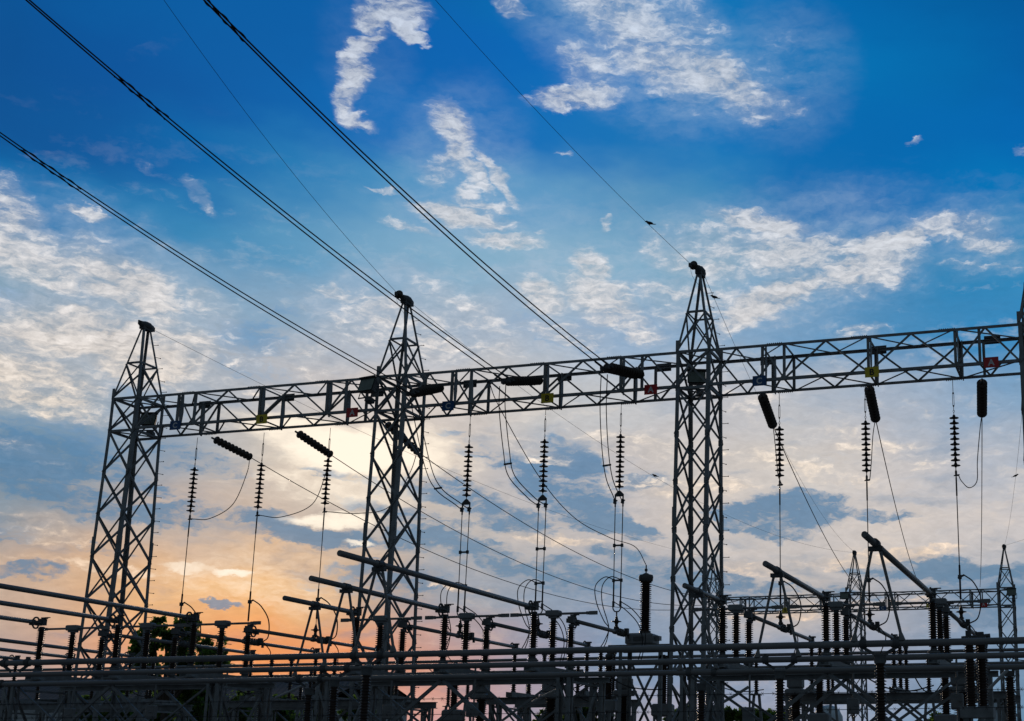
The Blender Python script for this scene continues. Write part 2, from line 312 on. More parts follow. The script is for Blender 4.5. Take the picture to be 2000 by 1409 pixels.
    def build(s, name, m, parent=None):
        off = Vector((0, 0, 0)); q = parent
        while q is not None: off = off+q.location; q = q.parent
        me = bpy.data.meshes.new(name)
        me.from_pydata([tuple(Vector(v)-off) for v in s.v], [], s.f)
        me.polygons.foreach_set('use_smooth', s.sm); me.materials.append(m); me.update()
        o = bpy.data.objects.new(name, me); COL.objects.link(o)
        if parent is not None: o.parent = parent
        return o
def thing(name, label, cat, loc=(0, 0, 0), group=None):
    o = bpy.data.objects.new(name, None); COL.objects.link(o); o.location = loc; o.empty_display_size = .2
    return tag(o, label, cat, group)
def tag(o, label=None, cat=None, group=None, kind=None):
    if label: o['label'] = label
    if cat: o['category'] = cat
    if group: o['group'] = group
    if kind: o['kind'] = kind
    return o
KIDS = {}
def kids(o):
    if o.name not in KIDS: KIDS[o.name] = [c for c in bpy.data.objects if c.parent == o]
    return KIDS[o.name]
def dup(o, loc=None, label=None, group=None, parent=None, drop=()):
    ks = kids(o)
    c = o.copy(); COL.objects.link(c)
    if parent is not None: c.parent = parent
    if loc is not None: c.location = loc
    if label: c['label'] = label
    if group: c['group'] = group
    for k in ks:
        if k.name.split('.')[0] not in drop: dup(k, parent=c, drop=drop)
    return c
def smooth(pts, n=8):
    pts = [V(p) for p in pts]; P = [pts[0]*2-pts[1]]+pts+[pts[-1]*2-pts[-2]]; out = []
    for i in range(1, len(P)-2):
        a, b, c, d = P[i-1:i+3]
        for k in range(n):
            t = k/n; out.append(.5*((2*b)+(c-a)*t+(2*a-5*b+4*c-d)*t*t+(3*b-a-3*c+d)*t**3))
    return out+[pts[-1]]
def sagline(a, b, sag, n=28):
    a, b = V(a), V(b)
    return [a.lerp(b, k/n)-Vector((0, 0, sag*4*(k/n)*(1-k/n))) for k in range(n+1)]

# ------------------------------------------------------------------ ground
g = MB(); g.quad([(-700, -300, 0), (700, -300, 0), (700, 1500, 0), (-700, 1500, 0)])
tag(g.build('ground', GRAV), kind='structure')

# ------------------------------------------------------------------ gantries
T0, SP = -28.255, 8.8916
YN, WY, WX, ZT, ZB, ZP = 33.117, 1.19, .93, 12.56, 11.56, 15.07
YC = YN+WY/2
HX = WX/2
def hy(z): return WY/2+.0369*max(0, ZB-z)
def crn(sx, sy, z, top=None):
    return Vector((sx*HX, sy*hy(z), z))
def tower():
    r = thing('lattice_tower', 'x', 'lattice tower', (0, 0, 0))
    for sx in (-1, 1):
        for sy in (-1, 1):
            m = MB(); m.leg(crn(sx, sy, 0), crn(sx, sy, ZB), .10, -sx, -sy, .013); m.leg(crn(sx, sy, ZB), crn(sx, sy, ZT), .10, -sx, -sy, .013)
            for z in (3.9, 8.1): m.box(crn(sx, sy, z)+Vector((sx*.004, sy*.004, 0)), (.02, .02, .5)); m.box(crn(sx, sy, z)+Vector((-sx*.05, sy*.009, 0)), (.1, .014, .5)); m.box(crn(sx, sy, z)+Vector((sx*.009, -sy*.05, 0)), (.014, .1, .5))
            m.box(crn(sx, sy, .1), (.3, .3, .2))
            m.build('leg', STEEL, r)
    # cross bracing, one mesh for each face
    zs = [ZB-1.27*i for i in range(10)]; zs[-1] = .15
    for ax, sg in ((0, -1), (0, 1), (1, -1), (1, 1)):
        m = MB()
        def c(k, z, inset=.012):
            p = crn(k, sg, z) if ax == 0 else crn(sg, k, z)
            n = Vector((0, -sg, 0)) if ax == 0 else Vector((-sg, 0, 0))
            return p+n*inset, n
        for a_, b_ in list(zip(zs[:-1], zs[1:]))+[(ZT, ZB)]:
            p, n = c(-1, a_); q, _ = c(1, b_); m.ang(p, q, .055, n)
            p, n = c(1, a_, .022); q, _ = c(-1, b_, .022); m.ang(p, q, .055, -n)
            for k in (-1, 1):
                pp, n = c(k, b_, .016)
                m.box(pp+(Vector((-k*.05, 0, 0)) if ax == 0 else Vector((0, -k*.05, 0))), (.13, .007, .16) if ax == 0 else (.007, .13, .16))
        for z in (ZT, ZB):
            p, n = c(-1, z-.01); q, _ = c(1, z-.01); m.ang(p, q, .07, n)
        m.build('cross_bracing', STEEL, r)
    for z in (ZT-.02, ZB-.02):
        m = MB(); m.ang(crn(-1, -1, z), crn(1, 1, z), .05, (0, 0, 1)); m.ang(crn(1, -1, z-.02), crn(-1, 1, z-.02), .05, (0, 0, 1)); m.build('plan_bracing', STEEL, r)
    # pyramid peak
    zr, tx, ty = 13.72, .06, .16
    def pk(sx, sy, z):
        f = (z-ZT)/(ZP-.2-ZT); return Vector((sx*(HX+(tx-HX)*f), sy*(WY/2+(ty-WY/2)*f), z))
    for sx in (-1, 1):
        for sy in (-1, 1):
            m = MB(); m.leg(pk(sx, sy, ZT), pk(sx, sy, ZP-.15), .062, -sx, -sy, .009); m.box(pk(sx, sy, ZT+.14)+Vector((0, sy*.006, 0)), (.09, .012, .34)); m.build('peak_leg', STEEL, r)
    m = MB()
    cs = [(-1, -1), (1, -1), (1, 1), (-1, 1)]
    for i in range(4):
        a_, b_ = cs[i], cs[(i+1) % 4]; n = Vector((-(a_[0]+b_[0]), -(a_[1]+b_[1]), 0)).normalized()
        m.ang(pk(*a_, zr)+n*.01, pk(*b_, zr)+n*.01, .055, n); m.ang(pk(*a_, zr-.03)+n*.01, pk(*b_, ZT+.03)+n*.01, .045, n)
        m.ang(pk(*b_, zr-.03)+n*.02, pk(*a_, ZT+.03)+n*.02, .045, -n)
    m.build('peak_bracing', STEEL, r)
    m = MB(); m.lathe((0, -.27, ZP-.08), (0, .27, ZP-.08), [(0, .05), (.02, .09), (.1, .1), (.2, .13), (.36, .13), (.44, .1), (.52, .09), (.54, .05)], 10)
    m.box((0, 0, ZP-.14), (.17, .42, .16)); m.box((-.02, -.29, ZP-.06), (.03, .12, .14)); m.box((.02, .29, ZP-.1), (.03, .12, .14))
    m.build('peak_cap', DSTEEL, r)
    # step bolts up the far right leg
    sb = MB(); sb.tube([(0, 0, 0), (.15, 0, 0)], .008, 6); sb.tube([(.15, 0, 0), (.165, 0, 0)], .017, 6)
    first = None; z = 2.9; i = 0
    while z < 14.7:
        p = crn(1, 1, z) if z < ZT else pk(1, 1, z)
        if first is None: first = sb.build('step_bolt', DSTEEL, r); o = first
        else: o = first.copy(); COL.objects.link(o)
        o.location = p; o.rotation_euler = (0, 0, 0 if i % 2 == 0 else R_(70)); z += .36; i += 1
    return r
BAYN = ['left', 'middle', 'right']
tw = tower()
GT = 'towers of the near gantry'
tnames = ['grey lattice tower at the left end of the near gantry, its peak carrying no insulator',
          'grey lattice tower second from the left, in front of the glowing clouds',
          'tallest looking grey lattice tower, standing right of the big brown bushing',
          'grey lattice tower cut off by the right edge of the picture']
tw.location = (T0, YC, 0); tag(tw, tnames[0], 'lattice tower', GT)
for k in (1, 2, 3): dup(tw, (T0+SP*k, YC, 0), tnames[k], GT)
FT0, FSP, FY = -23.9, 8.79, 79.087+WY/2
fn = ['small distant lattice tower seen through the third tower of the near gantry', 'small distant lattice tower behind the two long slanting tubes, middle of the far gantry', 'small distant lattice tower at the right end of the far gantry']
for k in range(3): dup(tw, (-15.04+8.73*(k-1), FY, -.55), fn[k], 'towers of the far gantry', drop=('step_bolt',))

def beam():
    L = SP-WX
    r = thing('gantry_beam', 'x', 'lattice beam')
    zt, zb = 1.0, 0.0; yn, yf = -WY/2, WY/2
    for y, z, sy, sz in ((yn, zt, 1, -1), (yf, zt, -1, -1), (yn, zb, 1, 1), (yf, zb, -1, 1)):
        m = MB(); w, tk = .075, .012
        P = [(0, 0), (w, 0), (w, tk), (tk, tk), (tk, w), (0, w)]
        if sy*sz < 0: P = P[::-1]
        m.prism(Vector((0, y, z)), Vector((L, y, z)), P, Vector((0, sy, 0)), Vector((0, 0, sz)))
        for q in (.22, .5, .78):
            m.box((L*q, y-sy*.006, z+sz*.035), (.42, .011, .07))
            for b_ in range(8): m.tube([(L*q-.19+b_*.054, y, z-sz*.016), (L*q-.19+b_*.054, y, z+sz*.002)], .013, 6)
        m.build('chord', STEEL, r)
    def z_(t): return zt-.035 if t else zb+.035
    near = [(0, 0), (.72, 1), (1.42, 0), (1.42, 1), (2.0, 0), (3.1, 1), (4.2, 0), (5.3, 1), (6.4, 0), (7.15, 1), (L, 0)]
    for nm, y, nodes, n in (('near_face_lacing', yn+.014, near, (0, 1, 0)), ('far_face_lacing', yf-.014, [(x, 1-t) for x, t in near], (0, -1, 0))):
        m = MB()
        for (x0, t0_), (x1, t1_) in zip(nodes[:-1], nodes[1:]):
            if x0 == x1: continue
            m.ang((x0, y, z_(t0_)), (x1, y, z_(t1_)), .048, n)
        for x in (1.42, 2.0, 4.2, 6.4, 7.0): m.ang((x, y, z_(0)), (x, y, z_(1)), .07, n, .01)
        m.build(nm, STEEL, r)
    for nm, z, n, sh in (('top_lacing', zt-.016, (0, 0, -1), 0), ('bottom_lacing', zb+.016, (0, 0, 1), 1)):
        m = MB(); xs = [0, 1.0, 2.0, 3.1, 4.2, 5.3, 6.4, L]
        for i in range(7):
            ya, yb = (yn, yf) if (i+sh) % 2 == 0 else (yf, yn); m.ang((xs[i], ya, z), (xs[i+1], yb, z), .045, n)
        for x in (2.0, 4.2, 6.4): m.ang((x, yn, z+n[2]*.006), (x, yf, z+n[2]*.006), .06, n)
        m.build(nm, STEEL, r)
    m = MB()
    for x in (1.5, 4.26, 6.46):  # tapered hanger plates at the phase positions
        for y in (yn+.1, yf-.1):
            m.add([(x-.012, y-.05, 1.0), (x-.012, y+.05, 1.0), (x-.012, y+.09, .45), (x-.012, y+.03, -.06), (x-.012, y-.03, -.06), (x-.012, y-.09, .45),
                   (x+.012, y-.05, 1.0), (x+.012, y+.05, 1.0), (x+.012, y+.09, .45), (x+.012, y+.03, -.06), (x+.012, y-.03, -.06), (x+.012, y-.09, .45)],
                  [(0, 1, 2, 3, 4, 5), (11, 10, 9, 8, 7, 6)]+[(i, 6+i, 6+(i+1) % 6, (i+1) % 6) for i in range(6)])
    m.build('hanger_plates', STEEL, r)
    return r
bm = beam(); GB = 'lattice beams of the near gantry'
bm.location = (T0+HX, YC, ZB); tag(bm, 'grey lattice beam of the near gantry between the first and second towers, left bay', 'lattice beam', GB)
dup(bm, (T0+SP+HX, YC, ZB), 'grey lattice beam of the near gantry between the second and third towers, middle bay', GB)
dup(bm, (T0+2*SP+HX, YC, ZB), 'grey lattice beam right of the third tower, running to the right edge', GB)
for k, nm in enumerate(('small distant lattice beam between the two left towers of the far gantry', 'small distant lattice beam at the right, reaching the end tower of the far gantry')):
    b2 = dup(bm, (-15.04+8.73*(k-1)+HX, FY, ZB-.55), nm, 'lattice beams of the far gantry'); b2.scale = (.98, 1, .96)

# ------------------------------------------------------------------ phase signs
dg = None
def letter_mesh(ch):
    cu = bpy.data.curves.new('t', 'FONT'); cu.body = ch; cu.size = 1; cu.align_x = 'CENTER'; cu.align_y = 'CENTER'; cu.extrude = .008; cu.offset = .03
    o = bpy.data.objects.new('t', cu); COL.objects.link(o); bpy.context.view_layer.update()
    me = bpy.data.meshes.new_from_object(o.evaluated_get(bpy.context.evaluated_depsgraph_get())); bpy.data.objects.remove(o)
    n = len(me.vertices); co = np.zeros(n*3); me.vertices.foreach_get('co', co); co = co.reshape(-1, 3)
    mid = (co.max(0)+co.min(0))/2
    return [tuple(v-mid) for v in co], [tuple(p.vertices) for p in me.polygons]
LET = {c: letter_mesh(c) for c in 'ABC'}
CN = {'A': 'red', 'B': 'yellow', 'C': 'blue'}
def sign(p, ch, label, group, w=.36, h=.27, tilt=0):
    r = thing('phase_sign', label, 'sign', p, group)
    m = MB(); m.box(p, (w, .006, h), bev=0); m.build('plate', {'A': RED, 'B': YEL, 'C': BLU}[ch], r)
    m = MB(); vs, fs = LET[ch]; s = h*.82
    m.add([Vector(p)+Vector((v[0]*s, -.005-v[2]*.2, v[1]*s)) for v in vs], [f for f in fs]); m.build('letter', BLK if ch == 'B' else WHT, r)
    m = MB(); m.bar(Vector(p)+Vector((-.1, .02, h*.4)), Vector(p)+Vector((-.1, .02, -h*.4)), .03, .02); m.build('bracket', DSTEEL, r)
    r.rotation_euler = (0, 0, tilt)
    return r
SG = [(342, 831), (511, 819), (688, 806), (875, 793), (1069, 778), (1271, 761), (1483, 744), (1703, 727), (1936, 708)]
for i, (x, y) in enumerate(SG):
    ch = 'CBA'[i % 3]
    sign(at(x, y, YN-.06), ch, f'{CN[ch]} sign plate with the letter {ch} on the near gantry beam, {BAYN[i//3]} bay', 'phase letter signs on the near gantry')
FS = [(1534, 1192, 'B'), (1629, 1188, 'A'), (1724, 1188, 'C'), (1816, 1182, 'B'), (1921, 1181, 'A')]
for i, (x, y, ch) in enumerate(FS):
    sign(at(x, y, FY-WY/2-.08), ch, f'tiny distant {CN[ch]} sign with letter {ch} on the far gantry, {"left" if i < 2 else "right"} part', 'phase letter signs on the far gantry', .42, .3)
BK = [(400, 791), (563, 777), (737, 768), (918, 750), (1103, 737), (1297, 718), (1500, 705), (1716, 684), (1938, 664)]
for i, (x, y) in enumerate(BK):
    p = at(x, y, YC+WY/2+.06)
    r = thing('sign_back', f'dark sign back on the far beam side near the {CN["CBA"[i%3]]} {"CBA"[i%3]} sign, {BAYN[i//3]} bay', 'sign', p, 'sign plates seen from behind')
    m = MB(); m.box(p, (.42, .006, .23)); m.build('plate', DSTEEL, r)
    m = MB()
    for dz in (-.06, .06): m.bar(p+V(-.2, -.018, dz), p+V(.2, -.018, dz), .02, .03)
    m.build('bracket', DSTEEL, r)

# ------------------------------------------------------------------ floodlights on the towers
def flood(p, label, s=1., az_=0):
    r = thing('floodlight', label, 'floodlight', p, 'floodlights on the gantry towers')
    m = MB(); x, y, z = .26*s, .14*s, .2*s; p = V(p)
    vs = [(-x, -y, -z), (x, -y, -z), (x, -y, z), (-x, -y, z), (-x*.6, y, -z*.5), (x*.6, y, -z*.5), (x*.6, y, z*.6), (-x*.6, y, z*.6)]
    m.add([p+V(*q) for q in vs], [(4, 5, 1, 0), (5, 6, 2, 1), (6, 7, 3, 2), (7, 4, 0, 3), (7, 6, 5, 4)])
    m.box(p+V(0, -y-.02, z+.01), (2.1*x, .12, .02)); m.build('housing', DSTEEL, r)
    m = MB(); m.box(p+V(0, -y-.004, 0), (x*1.8, .01, z*1.8)); m.build('glass', LENS, r)
    m = MB(); m.bar(p+V(-x-.02, 0, 0), p+V(-x-.02, 0, -z-.12), .03, .01); m.bar(p+V(x+.02, 0, 0), p+V(x+.02, 0, -z-.12), .03, .01); m.bar(p+V(-x-.03, 0, -z-.12), p+V(x+.03, 0, -z-.12), .03, .03); m.box(p+V(.1, .06, -z-.2), (.2, .2, .12)); m.build('yoke', DSTEEL, r)
    r.rotation_euler = (R_(-18), 0, az_); return r
flood(at(722, 757, 32.95), 'dark floodlight just left of the second tower, tilted down beside the red A sign', 1.05, R_(-12))
flood(at(292, 824, 34.0), 'dark floodlight inside the head of the leftmost tower', .95, R_(15))
flood(at(1360, 742, 34.0), 'dark floodlight inside the head of the third tower', .95, R_(20))
flood(at(1650, 1166, 79.0), 'tiny floodlight on the middle tower of the far gantry', 1.0)
flood(at(1976, 1159, 79.0), 'tiny floodlight on the end tower of the far gantry', 1.0)

# ------------------------------------------------------------------ insulator discs and strings
def disc_mesh(r=.125):
    return [(0, .018), (.012, .032), (.03, .036), (.052, .042), (.066, r*.5), (.08, r*.92), (.088, r), (.093, r*.97), (.092, r*.6), (.097, .04), (.12, .03), (.14, .018)]
PHX = [-26.4, -24.1, -21.88, -17.4, -15.1, -12.86, -8.4, -6.1, -3.82]
YS = 34.2
def string(label, nd_, double, group):
    """hanging string, root at its top fixing, hangs straight down"""
    r = thing('insulator_string', label, 'insulator string', (0, 0, 0), group)
    m = MB(); m.tube([(0, 0, .12), (0, 0, -.2)], .008, 6); m.tube([(0, 0, -.2), (0, 0, -.24)], .02, 8)
    m.bar((-.018, 0, -.23), (-.018, 0, -.55), .012); m.bar((.018, 0, -.23), (.018, 0, -.55), .012); m.tube([(0, 0, -.54), (0, 0, -.58)], .02, 8); m.tube([(0, 0, -.58), (0, 0, -.68)], .008, 6)
    for k in range(2):
        c = V(0, 0, -.70-.055*k); m.tube([c+V(math.cos(q)*.02*(k == 0), math.cos(q)*.02*(k == 1), math.sin(q)*.035) for q in np.linspace(0, 2*math.pi, 9)], .006, 5, False)
    m.build('turnbuckle', DSTEEL, r)
    d = MB(); d.lathe((0, 0, 0), (0, 0, -1), disc_mesh(), 18)
    f = d.build('disc', GPORC, r); f.location = (0, 0, -.79)
    for i in range(1, nd_):
        o = f.copy(); COL.objects.link(o); o.location = (0, 0, -.79-.138*i)
    zb = -.79-.138*nd_
    m = MB(); m.tube([(0, 0, zb+.02), (0, 0, zb-.1)], .012, 6)
    if double:
        m.add([V(x, y, z) for y in (-.01, .01) for x, z in ((-.03, zb-.06), (.03, zb-.06), (.13, zb-.16), (.13, zb-.22), (-.13, zb-.22), (-.13, zb-.16))],
              [(0, 1, 2, 3, 4, 5), (11, 10, 9, 8, 7, 6)]+[(i, 6+i, 6+(i+1) % 6, (i+1) % 6) for i in range(6)])
        for s in (-1, 1):
            m.tube([(s*.11, 0, zb-.2), (s*.11, 0, zb-.5)], .022, 8); m.box((s*.11, -.03, zb-.36), (.06, .1, .12)); m.tube([(s*.11-.05, -.03, zb-.4), (s*.11+.07, -.03, zb-.33)], .018, 6)
    else:
        m.lathe((0, 0, zb-.06), (0, 0, zb-.3), [(0, .012), (.04, .03), (.1, .03), (.13, .015), (.24, .02)], 8); m.box((.02, 0, zb-.2), (.1, .05, .04)); m.tube([(-.06, 0, zb-.21), (.09, 0, zb-.19)], .015, 6)
    m.build('clamp', DSTEEL, r)
    return r
GS = 'hanging insulator strings of the near gantry'
S1 = string('x', 10, False, GS); S2 = string('x', 11, True, GS)
for k, X in enumerate(PHX):
    ch = 'CBA'[k % 3]; b_ = BAYN[k//3]
    lab = f'hanging string of dark disc insulators below the {CN[ch]} {ch} sign, {b_} bay'
    src = S2 if 3 <= k < 6 else S1
    zt_ = ZB if k//3 != 1 else ZB+.02
    if k in (0, 3): src.location = (X, YS, zt_-(.22 if k < 3 else .1)); src['label'] = lab
    else: dup(src, (X, YS, zt_-(.22 if k < 3 else .1 if k < 6 else .16)), lab)

# long tension strings on the far side, with their outgoing line wire
def tension(a, b, n, label, group, dr=.135, twin=0.):
    a, b = V(a), V(b); L = (b-a).length; d = (b-a)/L; r = thing('tension_insulator_string', label, 'insulator string', a, group)
    offs = [V(0, 0, 0)] if not twin else [V(-twin, 0, 0), V(twin, 0, 0)]
    m = MB(); m.tube([a, b], .012, 6)
    for e in (a, b):
        for o in offs: m.tube([e-d*.08+o, e+d*.02+o], .03, 8)
    if twin: m.bar(a+offs[0], a+offs[1], .05, .02); m.bar(b+offs[0], b+offs[1], .05, .02)
    m.build('end_fitting', DSTEEL, r)
    for o_ in offs:
        p0 = disc_mesh(dr); first = None
        for i in range(n):
            q = a+o_+d*(L*(i+.35)/n)
            mm = MB(); mm.lathe(q, q+d, p0, 14); mm.build('disc', GPORC, r)
    return r
TS = [((417, 857), (488, 893), 10), ((580, 845), (645, 888), 10), ((752, 826), (815, 882), 10), ((1488, 772), (1509, 830), 11), ((1697, 757), (1710, 818), 11), ((1918, 744), (1918, 808), 11)]
FE = [(1447, 1172), (1463, 1168), (1494, 1165), (1683, 1157), (1800, 1151), (1914, 1147)]
tlab = ['slanting insulator string below the left bay beam, near the blue C sign', 'slanting insulator string below the left bay beam, right of the yellow B sign', 'slanting insulator string mostly hidden behind the second tower',
        'thick dark tilted insulator string below the blue C sign in the right bay', 'thick dark insulator string below the yellow B sign in the right bay', 'thick dark upright insulator string below the red A sign at the right']
ENDS = []
for i, ((p, q, n), fe) in enumerate(zip(TS, FE)):
    a = at(*p, YN+WY+.03); far = at(*fe, 79.05)
    # length 1.75 m along the line, ending on the sight line of q
    best = None
    for Y in np.linspace(34.6, 36.2, 120):
        e = at(*q, float(Y)); c = abs((e-a).length-1.75)
        if best is None or c < best[0]: best = (c, e)
    e = best[1]; ENDS.append(e)
    tension(a, e, n, tlab[i], 'tension insulator strings on the far side of the near gantry', .125 if i < 3 else .14)
    o = MB(); m1 = sagline(e, far, [2.2, 2.0, 1.6, .6, .7, .7][i], 36); o.tube(m1, .014, 6)
    tag(o.build('overhead_wire', WIRE), ['overhead line wire leaving the leftmost slanting insulator string for the far gantry', 'overhead line wire leaving the second slanting insulator string for the far gantry', 'overhead line wire coming out from behind the second tower towards the far gantry',
        'overhead wire running down from below the blue C sign, right bay', 'overhead wire running down from below the yellow B sign, right bay', 'overhead wire running down from below the red A sign, right bay'][i], 'wire', 'line wires between the two gantries')

# ------------------------------------------------------------------ incoming twin conductors
INC = [((803, 770), (.36484, .1948, .00707), (858, 758)), ((988, 747), (.23555, .1925, .00485), (1052, 744)), ((1180, 720), (.15059, .12055, .00564), (1250, 733))]
INCP = []
for i, (e, (ph, a_, b_), hp) in enumerate(INC):
    E0 = at(*e, 31.2); ch = 'CBA'[i]
    def cv(s, off=0., E0=E0, ph=ph, a_=a_, b_=b_):
        return E0+Vector((-math.sin(ph)*s, -math.cos(ph)*s, a_*s+b_*s*s))+Vector((1, 0, .25))*off*(.17*(1-s/19))
    r = thing('twin_conductor', ['lowest pair of overhead conductors from the upper left, ending beside the second tower', 'pair of overhead conductors coming from the upper left, middle of the three', 'pair of overhead conductors crossing from the top edge, rightmost of the three'][i], 'power line', E0, 'incoming twin conductors')
    for k in (0, 1):
        m = MB(); m.tube([cv(s, k) for s in np.linspace(0, 30, 60)], .0155, 6); m.build('conductor', WIRE, r)
    def s_at(x, y):
        return min(np.linspace(0, 26, 600), key=lambda s: (proj(cv(s))[0]-x)**2+(proj(cv(s))[1]-y)**2)
    (sx0, sx1) = [(s_at(152, 372), s_at(40, 290)), (s_at(321, 230), s_at(222, 150)), (s_at(479, 78), s_at(395, 0)+.6)][i]
    for k in (0, 1):
        m = MB(); ss = np.linspace(sx0, sx1, 90); hx = []
        for q, s in enumerate(ss):
            c = cv(s, k); an = s*2*math.pi/.42+k*2
            hx.append(c+Vector((math.cos(an), 0, math.sin(an)))*.021)
        m.tube(hx, .009, 5); m.build('spiral_damper', WIRE, r)
    m = MB()
    for k in (0, 1): p = cv(0, k); m.tube([p, cv(.45, k)], .028, 8); m.box(cv(.12, k)+V(0, 0, -.05), (.05, .14, .1))
    m.bar(cv(0, -.3), cv(0, 1.3), .07, .03); m.build('dead_end_clamp', DSTEEL, r)
    hang = at(*hp, YN-.02)
    a2, b2 = cv(0, .5), hang
    tension(b2, a2+(b2-a2).normalized()*.12, 12, f'thick dark insulator string pair inside the middle beam near the {CN[ch]} {ch} sign', 'incoming tension insulator strings', .125, .07)
    INCP.append((cv, r))

# ------------------------------------------------------------------ cables
def cable(pts, label, r=.012, group=None, n=10, name='jumper_cable'):
    m = MB(); m.tube(smooth(pts, n), r, 6); return tag(m.build(name, WIRE), label, 'cable', group)
GJ = 'jumper cables of the near gantry'
Z1 = ZB-.22-.79-1.38-.2; Z2 = ZB-.1+.02-.79-1.518-.36; Z3 = ZB-.16-.79-1.38-.2
# left bay: loop from each tension string to the neighbouring hanging string
for k in range(3):
    e = ENDS[k]; b_ = V(PHX[k]+.08, YS, Z1)
    pl = [[(482, 925), (455, 985), (410, 1013)], [(636, 925), (610, 985), (550, 1010)], [(800, 925), (760, 990), (700, 1003)]][k]
    pts = [e]+[at(x, y, e.y+(YS-e.y)*t) for (x, y), t in zip(pl, (.3, .6, .9))]+[b_]
    cable(pts, ['sagging jumper cable between the two leftmost insulator strings', 'sagging jumper cable between the second and third hanging strings of the left bay', 'sagging jumper cable from the third hanging string to behind the second tower'][k], .012, GJ)
for k, pl in ((6, [(1512, 850), (1517, 900), (1520, 930)]), (7, [(1705, 850), (1702, 900), (1699, 935)]), (8, [(1914, 840), (1909, 900), (1908, 940), (1893, 953), (1878, 940)])):
    e = ENDS[k-3]; n_ = len(pl)
    pts = [e]+[at(x, y, e.y+(YS-e.y)*(i+1)/(n_+1)) for i, (x, y) in enumerate(pl)]+[V(PHX[k]+.06, YS, Z3)]
    cable(pts, f'jumper cable joining the two insulator strings under the {CN["CBA"[k%3]]} sign, right bay', .012, GJ)
# middle bay: twin jumpers with spacers down to the double clamps
TJ = [[(828, 905), (850, 955), (888, 985)], [(975, 800), (983, 880), (993, 930), (1030, 972)], [(1172, 800), (1176, 880), (1184, 935), (1198, 970)]]
for i in range(3):
    cv, _ = INCP[i]; X = PHX[3+i]
    r = thing('twin_jumper', f'twin curved jumper cables with a spacer near the {CN["CBA"[i]]} {"CBA"[i]} sign, middle bay', 'cable', cv(0), GJ)
    st = at(*[(800, 775), (976, 755), (1174, 735)][i], 31.3)
    mids = []
    for k in (0, 1):
        pts = [st+V(.17*k, 0, .03*k)]+[at(x, y, 31.3+(YS-31.3)*((q+1)/(len(TJ[i])+1)))+V(.17*k, 0, .02*k) for q, (x, y) in enumerate(TJ[i])]+[V(X-.11+.22*k, YS-.03, Z2)]
        sp_ = smooth(pts, 10); m = MB(); m.tube(sp_, .0135, 6); m.build('cable', WIRE, r); mids.append(sp_[len(sp_)//2])
    m = MB(); m.bar(mids[0]-V(.03, 0, 0), mids[1]+V(.03, 0, 0), .045, .03); m.build('spacer', DSTEEL, r)

# the single line that leaves the incoming conductor for the tall bushing
BUSH = at(1262, 1105, 36)
cable([at(955, 745, 31.4), at(975, 795, 32), at(1052, 930, 33.2), at(1120, 1010, 34.3), at(1190, 1050, 35.2), at(1240, 1068, 35.8), BUSH+V(0, 0, .02)], 'long thin cable curving down to the top of the tall brown bushing', .011, None)

# ------------------------------------------------------------------ ground wires
PK = lambda k: V(T0+SP*k, YC, ZP-.08)
FPK = lambda k: V(-15.04+8.73*(k-1), FY, ZP-.63)
def gw(pts, label): m = MB(); m.tube(pts, .0055, 5); return tag(m.build('ground_wire', WIRE), label, 'wire', 'thin overhead ground wires')
gw(sagline(PK(0)+V(.02, .35, -.03), FPK(0), .9, 40), 'thin ground wire leaving the peak of the leftmost tower for the far gantry')
gw(sagline(PK(1)+V(.02, .35, -.03), FPK(1), 1.6, 40), 'thin ground wire leaving the peak of the second tower for the far gantry')
G3 = sagline(PK(2)+V(.02, .35, -.03), FPK(1)+V(.05, 0, 0), 1.2, 60); gw(G3, 'thin ground wire dropping from the peak of the third tower')
G4 = sagline(PK(3)+V(.02, .35, -.03), FPK(2), 1.2, 60); gw(G4, 'thin ground wire dropping beside the tower at the right edge')
gw(sagline(FPK(2)+V(.05, -.3, 0), FPK(2)+V(26, -40, 3), .8, 30), 'thin ground wire going right from the peak of the distant end tower')
GI = []
for k, (e, (ph, a_, b_)) in ((1, ((775, 572), (.06172, .25797, .01106))), (2, ((1349, 516), (.2625, .19375, .00644)))):
    E0 = at(*e, 33.1)
    pts = [E0+Vector((-math.sin(ph)*s, -math.cos(ph)*s, a_*s+b_*s*s)) for s in np.linspace(0, 31, 60)]
    gw(pts, ['', 'thin ground wire arriving from the top edge at the peak of the second tower', 'thin ground wire from the top edge to the third tower peak, a bird on it'][k]); GI.append(pts)
    r = thing('peak_insulator', f'single round disc insulator at the peak of the {["", "second", "third"][k]} tower', 'insulator', E0, 'disc insulators at the tower peaks')
    pa = PK(k)+V(-.02, -.3, .02); d = (E0-pa).normalized(); m = MB(); m.tube([pa, pa+d*.08], .02, 8); m.build('shackle', DSTEEL, r)
    m = MB(); m.lathe(pa+d*.06, pa+d, [(0, .02), (.03, .04), (.06, .05), (.08, .11), (.1, .125), (.115, .12), (.13, .04), (.16, .03)], 20); m.build('disc', GPORC, r)
    m = MB(); m.tube([pa+d*.2, E0], .018, 6); m.box(E0+V(-.02, 0, -.03), (.06, .08, .1)); m.build('clamp', DSTEEL, r)
    c2 = MB(); c2.tube(smooth([E0+V(-.02, 0, -.05), E0+V(.05, .02, -.35), E0+V(.22, .1, -.62)], 6), .004, 5); tag(c2.build('bond_wire', WIRE), f'short bonding wire under the {["", "second", "third"][k]} tower peak insulator', 'wire')

